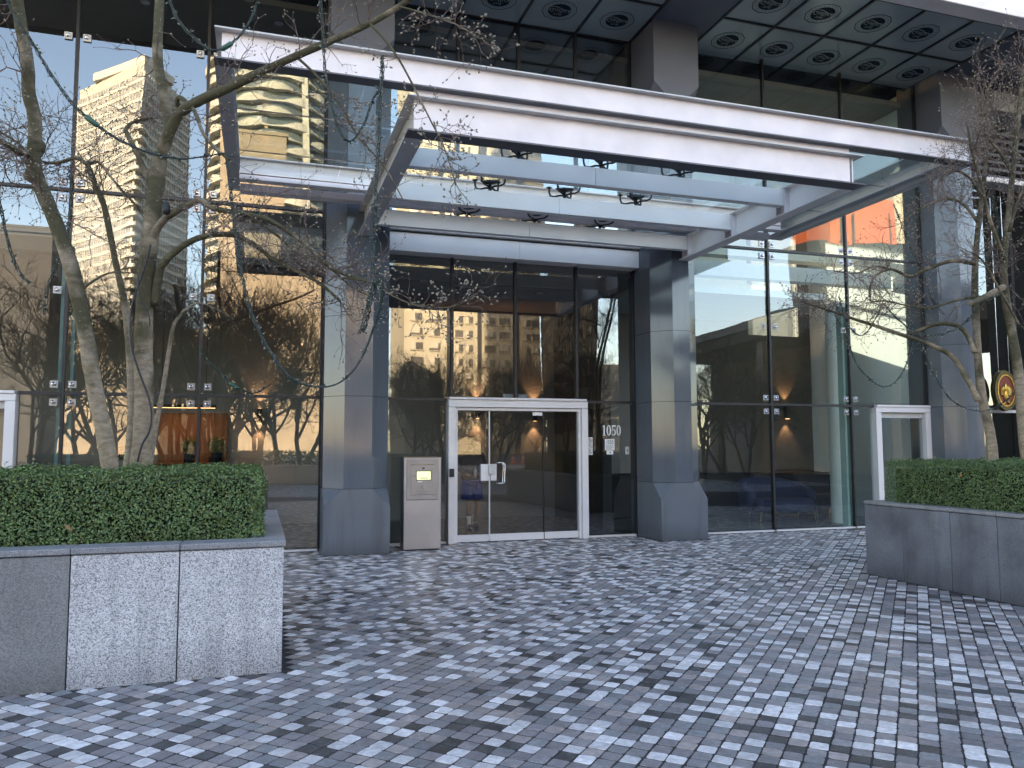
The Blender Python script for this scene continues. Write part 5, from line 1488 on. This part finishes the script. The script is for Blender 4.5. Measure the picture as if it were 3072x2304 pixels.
# ================================================================== person behind the glass door
def person():
    e = empty('person', (4.02, 15.1, 0)); tag(e, 'person in dark cap, black hoodie and blue shorts walking behind the glass door', 'person')
    X, Y = 4.02, 15.1
    # body: one skinned figure
    J = {'pelvis': (0, 0, 0.95, .13), 'waist': (0, 0, 1.1, .125), 'chest': (0, -.01, 1.32, .145), 'neck0': (0, -.005, 1.49, .06), 'neck1': (0, -.015, 1.56, .055), 'head0': (0, -.03, 1.63, .082), 'head1': (0, -.02, 1.72, .088), 'head2': (0, -.015, 1.77, .06),
         'shL': (.19, 0, 1.44, .062), 'elL': (.255, -.02, 1.19, .045), 'wrL': (.10, -.22, 1.08, .03),
         'shR': (-.19, 0, 1.44, .062), 'elR': (-.26, 0, 1.19, .045), 'wrR': (-.13, -.19, 1.06, .03),
         'hiL': (.095, 0, .90, .095), 'knL': (.10, -.06, .50, .058), 'caL': (.10, -.03, .36, .057), 'anL': (.10, .13, .09, .036),
         'hiR': (-.095, 0, .90, .095), 'knR': (-.085, -.10, .50, .058), 'caR': (-.08, -.10, .36, .057), 'anR': (-.075, -.11, .085, .036)}
    E_ = [('pelvis', 'waist'), ('waist', 'chest'), ('chest', 'neck0'), ('neck0', 'neck1'), ('neck1', 'head0'), ('head0', 'head1'), ('head1', 'head2'), ('chest', 'shL'), ('shL', 'elL'), ('elL', 'wrL'), ('chest', 'shR'), ('shR', 'elR'), ('elR', 'wrR'),
          ('pelvis', 'hiL'), ('hiL', 'knL'), ('knL', 'caL'), ('caL', 'anL'), ('pelvis', 'hiR'), ('hiR', 'knR'), ('knR', 'caR'), ('caR', 'anR')]
    # hands: palm and five fingers as skinned chains
    def hand(w, d, up, thumb):
        wv = Vector(J[w][:3]); d = Vector(d).normalized(); up = Vector(up).normalized(); sd_ = d.cross(up)
        pm = wv + d * .07
        J[w + 'p'] = (*pm, .026); E_.append((w, w + 'p'))
        for k in range(4):
            o_ = sd_ * (.024 * (k - 1.5)); ln = (.062, .07, .066, .052)[k]
            a = pm + o_ + d * .03; b = a + d * ln * .5 - up * .012; c = b + d * ln * .3 - up * .03
            J[f'{w}f{k}a'] = (*a, .0095); J[f'{w}f{k}b'] = (*b, .009); J[f'{w}f{k}c'] = (*c, .0075)
            E_.extend([(w + 'p', f'{w}f{k}a'), (f'{w}f{k}a', f'{w}f{k}b'), (f'{w}f{k}b', f'{w}f{k}c')])
        a = pm - d * .02 + sd_ * thumb * .035; b = a + sd_ * thumb * .02 + d * .03
        J[w + 'ta'] = (*a, .011); J[w + 'tb'] = (*b, .009); E_.extend([(w + 'p', w + 'ta'), (w + 'ta', w + 'tb')])
    hand('wrL', (-.75, -.55, .05), (0, -.5, .85), 1)
    hand('wrR', (.55, -.6, -.15), (0, -.5, .85), -1)
    names = list(J); idx = {n: i for i, n in enumerate(names)}
    me = bpy.data.meshes.new('body')
    me.from_pydata([(J[n][0] + X, J[n][1] + Y, J[n][2]) for n in names], [(idx[a], idx[b]) for a, b in E_], [])
    me.materials.append(M['skin'])
    o = bpy.data.objects.new('body', me); COL.objects.link(o)
    o.parent = e; o.matrix_parent_inverse = e.matrix_basis.inverted()
    sk = o.modifiers.new('skin', 'SKIN')
    sv = me.skin_vertices[0].data if me.skin_vertices else None
    if sv is None:
        bpy.context.view_layer.objects.active = o
        me.attributes.new('skin', 'FLOAT', 'POINT')
    if me.skin_vertices:
        for n in names:
            r = J[n][3]; me.skin_vertices[0].data[idx[n]].radius = (r, r)
        me.skin_vertices[0].data[idx['pelvis']].use_root = True
    sk.use_smooth_shade = True
    ss = o.modifiers.new('sub', 'SUBSURF'); ss.levels = 1; ss.render_levels = 1
    # clothing as lofted shells over the body
    def ell(c, rx, ry, n=16, tilt=0):
        return [(X + c[0] + rx * math.cos(2 * math.pi * i / n), Y + c[1] + ry * math.sin(2 * math.pi * i / n), c[2] + tilt * math.cos(2 * math.pi * i / n)) for i in range(n)]
    hd = MB().loft([ell((0, 0, 0.96), .19, .14), ell((0, 0, 1.0), .205, .155), ell((0, -.01, 1.15), .20, .15), ell((0, -.015, 1.3), .22, .16), ell((0, -.005, 1.42), .215, .135), ell((0, 0, 1.48), .15, .10), ell((0, 0, 1.53), .085, .08)])
    for a, b, c in (('shL', 'elL', 'wrL'), ('shR', 'elR', 'wrR')):
        A, B_, C_ = (Vector(J[q][:3]) + Vector((X, Y, 0)) for q in (a, b, c))
        cs = Vector((X + (.09 if a == 'shL' else -.09), Y, 1.435))
        hd.tube([cs, A.lerp(cs, .35) + Vector((0, 0, .012)), A + Vector((0, 0, .0)), A.lerp(B_, .5), B_, B_.lerp(C_, .5), B_.lerp(C_, .92)], [.085, .088, .08, .07, .064, .056, .045], 12)
    hd.tube([(X - .09, Y + .03, 1.52), (X, Y + .10, 1.55), (X + .09, Y + .03, 1.52)], [.03, .055, .03], 8)
    hd.build('hoodie', M['hoodie'], e, smooth=True)
    sh = MB()
    sh.loft([ell((0, 0, 1.0), .17, .13), ell((0, 0, .92), .195, .15), ell((0, -.005, .84), .20, .155)])
    for s_, kn in ((1, 'knL'), (-1, 'knR')):
        sh.loft([ell((s_ * .095, -.0, .90), .105, .14), ell((s_ * .10, -.02, .76), .115, .135), ell((s_ * .105, -.05, .585), .122, .13)])
    sh.build('shorts', M['shorts'], e, smooth=True)
    for s_, an in ((1, 'anL'), (-1, 'anR')):
        p_ = Vector(J[an][:3])
        lift = p_.z - .085
        MB().tube([p_ + Vector((X, Y - (.035 if s_ > 0 else -.0), .17)), p_ + Vector((X, Y - .01, .05)), p_ + Vector((X, Y, -.02))], [.048, .042, .045], 12).build('sock', M['sock'], e, smooth=True)
        sl = MB(); bx, by, bz = p_.x + X, p_.y + Y, p_.z - .085
        pit = 0.0 if s_ < 0 else 0.10
        def shr(y, w_, z0, z1):
            zc = bz - (y + .02) * pit * 0 + (-(y) * .35 if pit else 0) * -1 * 0
            dz = (0 if not pit else (-.10 + (-y) * -0.35 if False else 0))
            return [(bx - w_, by + y, bz + z0 + dz), (bx + w_, by + y, bz + z0 + dz), (bx + w_ * .95, by + y, bz + (z0 + z1) / 2 + dz), (bx + w_ * .55, by + y, bz + z1 + dz), (bx - w_ * .55, by + y, bz + z1 + dz), (bx - w_ * .95, by + y, bz + (z0 + z1) / 2 + dz)]
        sl.loft([shr(.075, .028, 0.004, .07), shr(.05, .04, 0, .10), shr(-.02, .043, 0, .105), shr(-.10, .05, 0, .07), shr(-.17, .045, 0, .045), shr(-.205, .02, .006, .03)])
        sl.build('shoe', M['shoe'], e, smooth=True)
    # head details
    cap = MB(); cz = 1.735
    cap.loft([ell((0, -.018, 1.715), .096, .105), ell((0, -.018, 1.76), .095, .103), ell((0, -.015, 1.80), .075, .083), ell((0, -.012, 1.825), .03, .035)])
    cap.loft([[(X + x, Y + y, 1.712 + z) for x, y, z in ((-.085, -.07, 0), (-.08, -.12, .002), (-.04, -.175, -.012), (.04, -.175, -.012), (.08, -.12, .002), (.085, -.07, 0))], [(X + x, Y + y, 1.722 + z) for x, y, z in ((-.085, -.07, 0), (-.08, -.12, .002), (-.04, -.175, -.012), (.04, -.175, -.012), (.08, -.12, .002), (.085, -.07, 0))]])
    cap.build('cap', M['hair'], e, smooth=True)
    MB().box(X - .03, X + .03, Y - .128, Y - .123, 1.75, 1.775).build('cap_print', M['print_grey'], e)
    br = MB().loft([ell((0, -.045, 1.545), .035, .04), ell((0, -.05, 1.575), .066, .066), ell((0, -.05, 1.61), .078, .068), ell((0, -.042, 1.625), .080, .060)])
    br.build('beard', M['hair'], e, smooth=True)
    MB().loft([ell((0, -.112, 1.63), .018, .018, 8), ell((0, -.108, 1.655), .014, .018, 8), ell((0, -.098, 1.69), .009, .012, 8)]).build('nose', M['skin'], e, smooth=True)
    for s_ in (-1, 1):
        MB().lathe([(0.002, -.006), (.012, 0), (.002, .006)], (X + s_ * .034, Y - .104, 1.685), 8).build('eye', M['hair'], e)
        MB().lathe([(0.004, -.03), (.013, -.01), (.016, .012), (.004, .03)], (X + s_ * .09, Y - .015, 1.66), 8).build('ear', M['skin'], e, smooth=True)
    b = MB().lathe([(.0, -.10), (.028, -.10), (.03, .04), (.013, .075), (.013, .10), (0, .10)], (X + .0, Y - .30, 1.10), 14).build('bottle', M['bottle'], smooth=True)
    tag(b, 'small white bottle held in the hands of the person behind the door', 'bottle')
    return e
person()

# ================================================================== the square behind the viewer, seen mirrored in the glass
# bare street trees
def bare_tree(seed, H):
    rg = random.Random(seed); mb = MB(); tw = MB()
    def grow(p, d, L_, r, lev):
        n = 4; pts = [p]; q = p; dd = d
        for i in range(n):
            dd = (dd + Vector((rg.gauss(0, .13), rg.gauss(0, .13), rg.gauss(0.04, .09)))).normalized(); q = q + dd * L_ / n; pts.append(q)
        (mb if lev >= 3 else tw).tube(pts, [r * (1 - .45 * i / n) for i in range(n + 1)], 7 if lev >= 3 else 3, cap=False)
        if lev == 0: return
        m = rg.randint(3, 4) if lev >= 3 else rg.randint(4, 5)
        for k in range(m):
            t = rg.randint(2, n) if k < m - 1 else n
            ax = (pts[t] - pts[t - 1]).normalized(); sd_ = ax.cross(Vector((rg.gauss(0, 1), rg.gauss(0, 1), rg.gauss(0, 1)))).normalized()
            grow(pts[t], ax * rg.uniform(.55, .9) + sd_ * rg.uniform(.5, .85) + Vector((0, 0, .1)), L_ * rg.uniform(.52, .78), max(.0065, r * rg.uniform(.45, .62)), lev - 1)
    for k in range(rg.randint(2, 3)):
        a = rg.uniform(0, 6.28); grow(Vector((0.08 * math.cos(a), 0.08 * math.sin(a), -.1)), Vector((.22 * math.cos(a), .22 * math.sin(a), 1)), H * .36, .10, 5)
    return mb.mesh('trunk', M['bark_far'], True), tw.mesh('crown', M['bark_far'])
protos = [bare_tree(51, 8.2), bare_tree(52, 8.6), bare_tree(53, 7.6)]
spots = [(330, 27, 0, 1.0, 'behind'), (520, 31, 1, 1.0, ''), (600, 26, 2, 1.05, ''), (660, 34, 0, 1.0, ''), (760, 30, 1, .95, ''), (890, 33, 2, 1.05, ''), (1010, 38, 0, 1.0, ''), (1290, 29, 1, .85, ''), (1475, 34, 2, .95, ''), (1600, 38, 0, 1.0, ''), (1760, 36, 1, 1.1, ''), (2170, 33, 2, 1.05, ''), (2250, 29, 0, 1.0, ''), (2440, 31, 1, .95, ''), (120, 33, 1, 1.0, ''), (1130, 44, 2, 1.0, ''), (450, 42, 0, 1.1, ''), (700, 25, 1, 1.0, ''), (830, 40, 0, 1.15, ''), (560, 38, 2, 1.1, ''), (1240, 38, 0, 1.1, ''), (1335, 27, 2, .9, ''), (1500, 30, 1, .85, ''), (1690, 28, 0, .95, ''), (230, 40, 2, 1.1, ''), (2120, 27, 1, 1.0, ''), (2340, 38, 0, 1.1, '')]
for k, (u, Yv, pi, sc, _x) in enumerate(spots):
    p = mir(u, 1400, Yv + 9); p.z = 0
    e = empty('street_tree', p); sc *= 1.35 if u < 980 else 1.08; e.scale = (sc, sc, sc); e.rotation_euler = (0, 0, k * 1.7)
    for nm, me in zip(('trunk', 'crown'), protos[pi]):
        o = bpy.data.objects.new(nm, me); COL.objects.link(o); o.parent = e
        if nm == 'crown': o['kind'] = 'stuff'
    side_ = 'left glass' if u < 980 else ('pier stone' if u < 1180 else ('entrance glass' if u < 1910 else 'right glass'))
    grp = sorted(q[0] for q in spots if ('left glass' if q[0] < 980 else ('pier stone' if q[0] < 1180 else ('entrance glass' if q[0] < 1910 else 'right glass'))) == side_)
    tag(e, 'bare dark street tree mirrored in the %s, the %s from the left' % (side_, ['first', 'second', 'third', 'fourth', 'fifth', 'sixth', 'seventh', 'eighth', 'ninth', 'tenth', 'eleventh', 'twelfth', 'thirteenth', 'fourteenth'][grp.index(u)]), 'tree', 'bare street trees mirrored in the glass')

# pale condominium tower with rounded corner balconies
def towerA():
    C0 = mir(400, 1337, 255); L0 = mir(183, 1337, 285); R0 = mir(548, 1337, 285)
    ztop = mir(400, 150, 255).z
    F = L0 + R0 - C0
    e = empty('condominium_tower', C0); tag(e, 'pale sunlit condominium tower with corner balconies, mirrored at the upper left', 'building')
    poly = [C0, R0, F, L0]
    cen = (C0 + R0 + F + L0) / 4
    def off(d): return [(p.x + (p - cen).normalized().x * d, p.y + (p - cen).normalized().y * d) for p in poly]
    MB().prism(off(0), 0, ztop - 6).build('glass_core', M['tower_glass'], e)
    fh = 3.15; nf = int((ztop - 6) / fh)
    base = MB().prism(off(0.45), 0, 0.95).mesh('floor_band', M['tower_white'])
    crn = MB()
    pts = []
    dv1 = (R0 - C0).normalized(); dv2 = (L0 - C0).normalized()
    for i in range(13):
        t = i / 12; a = C0 + dv1 * (7 * (1 - t)) + dv2 * (7 * t)
        out = (C0 - cen).normalized(); bulge = math.sin(math.pi * t) * 8.4
        pts.append((a.x + out.x * bulge, a.y + out.y * bulge))
    bal = MB().prism(pts, 0, 1.05).mesh('balcony', M['tower_white'])
    for k in range(nf + 1):
        o = bpy.data.objects.new('floor_band', base); COL.objects.link(o); o.parent = e; o.matrix_parent_inverse = e.matrix_basis.inverted(); o.location = (0, 0, k * fh)
        if k < nf - 4 and k > 6:
            o = bpy.data.objects.new('balcony', bal); COL.objects.link(o); o.parent = e; o.matrix_parent_inverse = e.matrix_basis.inverted(); o.location = (0, 0, k * fh)
    mu = MB()
    for a, b in ((C0, R0), (C0, L0)):
        L_ = (b - a).length; n = int(L_ / 1.5); d = (b - a).normalized(); nrm = Vector((d.y, -d.x, 0)); 
        if nrm.dot(a - cen) < 0: nrm = -nrm
        for i in range(n + 1):
            p = a + d * (L_ * i / n)
            w_ = .35 if i % 4 == 0 else .14
            q = [p - d * w_ / 2, p + d * w_ / 2, p + d * w_ / 2 + nrm * .3, p - d * w_ / 2 + nrm * .3]
            mu.prism([(x.x, x.y) for x in q], 0.5, ztop - 6)
    o = mu.build('mullions', M['tower_white'], e); o['kind'] = 'stuff'
    MB().prism(off(-2), ztop - 6, ztop - 1.5).build('penthouse', M['tower_cream'], e)
    MB().prism([(p.x, p.y) for p in (C0 + (cen - C0) * .12, C0.lerp(R0, .62), F.lerp(cen, .4), C0.lerp(L0, .7))], ztop - 1.5, ztop + 1.0).build('roof', M['tower_white'], e)
towerA()

def towerB():
    c = mir(805, 1337, 222); r0 = 17.2; H = 118.0
    e = empty('wavy_tower', (c.x, c.y, 0)); tag(e, 'round white tower with wavy balcony bands, mirrored behind the canopy corner', 'building')
    n = 72
    MB().prism([(c.x + (r0 - 1.6) * math.cos(2 * math.pi * i / n), c.y + (r0 - 1.6) * math.sin(2 * math.pi * i / n)) for i in range(n)], 0, H).build('glass_core', M['tower_dglass'], e)
    def slab(ph):
        rings = [[], [], [], []]
        for i in range(n):
            a = 2 * math.pi * i / n; c_, s_ = math.cos(a), math.sin(a)
            wv = math.sin(9 * a + ph)
            rr = r0 + 0.5 * wv
            z0 = -0.1 - 0.55 * max(0, wv); z1 = 0.75 + 0.75 * wv
            rings[0].append((c.x + (r0 - 1.7) * c_, c.y + (r0 - 1.7) * s_, z0)); rings[1].append((c.x + rr * c_, c.y + rr * s_, z0)); rings[2].append((c.x + rr * c_, c.y + rr * s_, z1)); rings[3].append((c.x + (rr - .35) * c_, c.y + (rr - .35) * s_, z1))
        return MB().loft(rings).mesh('balcony_band', M['tower_cream'], False)
    ms = [slab(0), slab(math.pi)]
    k = 0; z = 2.0
    while z < H:
        o = bpy.data.objects.new('balcony_band', ms[k % 2]); COL.objects.link(o); o.parent = e; o.matrix_parent_inverse = e.matrix_basis.inverted(); o.location = (0, 0, z)
        k += 1; z += 3.3
    MB().box(c.x + 6.2, c.x + 7.8, c.y + r0 - 3.4, c.y + r0 - 1.2, 0, H).build('stair_core', M['tower_cream'], e)
towerB()

def box_building(name, x0, x1, y0, y1, z1, mat, label, fh=3.0, wins=None, winw=1.6, winh=1.5, side=False):
    e = empty(name, ((x0 + x1) / 2, (y0 + y1) / 2, 0)); tag(e, label, 'building')
    MB().box(x0, x1, y0, y1, 0, z1).build('wall', M[mat], e)
    MB().box(x0 - .3, x1 + .3, y0 - .3, y1 + .3, z1, z1 + .7).build('parapet', M[mat], e)
    if wins:
        rg = random.Random(5)
        wm = MB().box(-winw / 2, winw / 2, 0.0, 0.12, 0, winh).mesh('window', M['win_dark'])
        wb = MB().box(-winw / 2, -winw * .05, 0.121, 0.16, 0.05, winh).mesh('blind', M['win_white'])
        ww = MB().box(-winw / 2, winw * .3, 0.121, 0.16, 0.45, winh).mesh('blind', M['win_white'])
        sl = MB().box(-winw / 2 - .1, winw / 2 + .1, 0.0, .28, -.18, -.01).mesh('sill', M[mat])
        for k in range(1, int((z1 - 2) / fh)):
            for x in wins:
                o = bpy.data.objects.new('window', wm); COL.objects.link(o); o.parent = e; o.matrix_parent_inverse = e.matrix_basis.inverted(); o.location = (x0 + x, y1, k * fh + .9)
                t = rg.random()
                if t < .75:
                    b = bpy.data.objects.new('blind', wb if t < .45 else ww); COL.objects.link(b); b.parent = o
                b = bpy.data.objects.new('sill', sl); COL.objects.link(b); b.parent = o
    return e
a = mir(1225, 1337, 155); b = mir(1632, 1337, 155)
e = box_building('apartment_block', a.x, b.x, a.y - 18, a.y, 84, 'beige_wall', 'beige stucco apartment block with white blinds, mirrored above the doors', 2.95, [2.2, 5.0, 10.4, 13.0, 17.6, 20.2, 25.2, 27.6], 1.9, 1.5)
for x in (7.8, 15.4, 22.8):
    MB().box(a.x + x - .35, a.x + x + .35, a.y, a.y + .5, 0, 84).build('pilaster', M['dark_brick'], e)
# dark glazed block standing askew to its right
p1 = mir(1636, 1337, 150); p2 = mir(1803, 1337, 92); p3 = mir(1790, 1337, 150)
H = mir(1636, 850, 150).z
e = empty('glazed_block', (p1.x, p1.y, 0)); tag(e, 'dark block with rows of bluish windows and balconies, mirrored right of the beige one', 'building')
MB().prism([(p.x, p.y) for p in (p1, p2, p3)], 0, H).build('wall', M['dark_brick'], e)
d = (p2 - p1); L_ = d.length; d.normalize(); nrm = Vector((-d.y, d.x, 0))
if nrm.dot(Vector((0, 0, 0)) - p1) < 0: nrm = -nrm
ang = math.atan2(d.y, d.x)
wm = MB().box(-1.3, 1.3, -.1, .1, 0, 1.9).mesh('window', M['sky_glass']); wf = MB().box(-0.06, 0.06, -.16, .16, 0, 1.9).mesh('window_bar', M['win_dark'])
bm_ = MB().box(-1.7, 1.7, -1.0, 1.0, 0, .25).mesh('balcony', M['dark_brick'])
k = 1
while k * 3.1 < H - 3:
    i = 2.2
    while i < L_ - 2:
        p = p1 + d * i + nrm * .12
        o = bpy.data.objects.new('window', wm); COL.objects.link(o); o.parent = e; o.matrix_parent_inverse = e.matrix_basis.inverted(); o.location = (p.x, p.y, k * 3.1 + .8); o.rotation_euler = (0, 0, ang)
        b = bpy.data.objects.new('window_bar', wf); COL.objects.link(b); b.parent = o
        i += 3.5
    k += 1
MB().box(0, 0.1, 0, 0.1, 0, 0.1)
a = mir(640, 1337, 175); b = mir(842, 1337, 175)
box_building('tan_block', a.x, b.x, a.y - 8, a.y, mir(640, 378, 175).z, 'tan_wall', 'plain tan block mirrored low in front of the wavy tower', 3.2)
a = mir(676, 1337, 120); b = mir(1120, 1337, 120)
e = box_building('tan_wall_building', a.x, b.x, a.y - 10, a.y, mir(700, 815, 120).z, 'tan_wall', 'broad tan concrete building mirrored behind the street trees at the left', 3.2)
a = mir(-500, 1337, 95); b = mir(120, 1337, 95)
box_building('stone_building', a.x, b.x, a.y - 10, a.y, mir(0, 700, 95).z, 'dark_brick', 'dark stone building mirrored behind the far left trunk', 3.2)
a = mir(120, 1337, 150); b = mir(660, 1337, 150)
box_building('brick_podium', a.x, b.x, a.y - 10, a.y, mir(300, 1000, 150).z, 'tan_wall', 'low tan podium building mirrored under the condominium tower', 3.2)
a = mir(1805, 1337, 200); b = mir(2080, 1337, 200)
box_building('tan_house', a.x, b.x, a.y - 10, a.y, mir(1850, 1110, 200).z, 'beige_wall', 'small tan building mirrored beyond the dark glazed block', 3.2, [5, 12], 2, 1.6)
# stepped building with orange clad top floors
e = empty('orange_clad_building', mir(2600, 1337, 130)); e.location.z = 0
tag(e, 'stepped building with bright orange top floors, mirrored under the canopy right corner', 'building')
def mblock(u0, u1, v0, v1, Yv, nm, mat, dep):
    a = mir(u0, 1337, Yv); b = mir(u1, 1337, Yv); z1 = mir((u0 + u1) / 2, v0, Yv).z; z0 = 0 if v1 is None else mir((u0 + u1) / 2, v1, Yv).z
    MB().box(a.x, b.x, a.y - dep, a.y, z0, z1).build(nm, M[mat], e)
mblock(2480, 2760, 735, None, 131, 'lower_floors', 'dark_brick', 9)
mblock(2508, 2560, 655, 734, 130, 'orange_storey', 'orange', 8)
mblock(2561, 2602, 636, 734, 130, 'orange_storey', 'orange', 8)
mblock(2603, 2704, 598, 734, 129.5, 'orange_storey', 'orange', 8)
mblock(2708, 2752, 560, 734, 130, 'cream_stair_tower', 'cream', 8)
for u in (2559.5, 2600, 2680):
    mblock(u, u + 3, 640, 734, 128.9, 'pilaster', 'dark_brick', .5)
# low pavilion with deep roof edge on the right of the square
pv = empty('pavilion', (33, -12, 0)); tag(pv, 'low pavilion with a deep pale roof edge, mirrored in the right glass', 'building')
MB().bbox(26.4, 44, -24, -2.0, 7.55, 8.7, 0.05).build('roof_slab', M['dark_brick'], pv)
MB().box(26.30, 26.398, -24, -2.0, 8.25, 8.72).build('roof_edge', M['concrete'], pv)
MB().box(31, 31.3, -24, -3, 0, 7.5).build('wall', M['concrete'], pv)
for k in range(5):
    MB().bbox(27.0, 27.6, -22 + k * 4.6, -21.4 + k * 4.6, 0, 7.54, .03).build('column', M['concrete'], pv)
# round stone basin and cones
bs = empty('fountain_basin', (13.3, -13.3, 0)); tag(bs, 'low round dark stone basin on the square, mirrored in the doors', 'fountain')
rings = [[], [], [], []]
n = 40
for i in range(n):
    a = 2 * math.pi * i / n; c, s_ = math.cos(a), math.sin(a)
    for q, (rr, z) in zip(rings, ((2.0, -.02), (2.0, .4), (1.7, .4), (1.7, .05))): q.append((13.3 + rr * c, -13.3 + rr * s_, z))
MB().loft(rings).build('rim', M['granite_cap'], bs)
for u, lab in ((1545, 'leftmost'), (1572, 'second from left'), (1612, 'third from left'), (1630, 'rightmost')):
    p = mir(u, 1385, 70); p.z = 0
    o = empty('traffic_cone', p); tag(o, 'orange traffic cone mirrored in the door glass, ' + lab + ' of four', 'traffic cone', 'orange traffic cones')
    MB().lathe([(0.22, 0.04), (0.2, 0.05), (0.03, 0.9)], p, 14).build('cone_body', M['cone'], o)
    MB().box(p.x - .28, p.x + .28, p.y - .28, p.y + .28, 0, 0.038).build('foot', M['cone'], o)
    MB().lathe([(0.145, 0.42), (0.105, 0.62)], p, 14).build('reflective_band', M['print_white'], o)
# planter with hedge across the square
def far_planter(x0, x1, y0, y1, label, seed):
    e = empty('square_planter', ((x0 + x1) / 2, (y0 + y1) / 2, 0)); tag(e, label, 'planter', 'planters mirrored in the glass')
    MB().bbox(x0, x1, y0, y1, 0, .75, .02).build('wall', M['granite_cap'], e)
    rg = random.Random(seed); mb = MB()
    for _ in range(3500):
        x, y, z = rg.uniform(x0, x1), rg.uniform(y0, y1), rg.uniform(.75, 1.35)
        a_ = Vector((rg.gauss(0, 1), rg.gauss(0, 1), rg.gauss(0, 1))).normalized() * .06; b_ = a_.orthogonal().normalized() * .035; p = Vector((x, y, z))
        mb.add([p - a_, p + b_, p + a_, p - b_], [(0, 1, 2, 3)])
    o = mb.build('hedge', M['leaf'], e); o['kind'] = 'stuff'
far_planter(-5.5, 4.5, -9.2, -7.6, 'long planter with hedge across the square, mirrored in the left glass', 1)
far_planter(6.0, 10.5, -19.2, -17.6, 'planter with hedge across the square, mirrored near the kiosk', 2)

# bits of leaf litter and grit along the foot of the planters
rg = random.Random(77); mb = MB()
for _ in range(70):
    t = rg.random()
    if t < .5: p = Vector((rg.uniform(-3, 0.35), 6.05 - abs(rg.gauss(0, .05)) - .01, 0.003))
    elif t < .8: p = Vector((7.37 - abs(rg.gauss(0, .06)) - .01, rg.uniform(4.5, 8.2), 0.003))
    else: p = Vector((rg.uniform(-1, 7), rg.uniform(3, 11), 0.003))
    a = rg.uniform(0, 6.28); L_ = rg.uniform(.006, .02); c, s_ = math.cos(a) * L_, math.sin(a) * L_
    mb.add([p + Vector((-c, -s_, 0)), p + Vector((s_ * .4, -c * .4, .003)), p + Vector((c, s_, .001)), p + Vector((-s_ * .4, c * .4, .005))], [(0, 1, 2), (0, 2, 3)])
o = mb.build('leaf_litter', M['dry_leaf']); tag(o, 'small dry leaf bits scattered along the planter feet', 'leaf litter', kind='stuff')
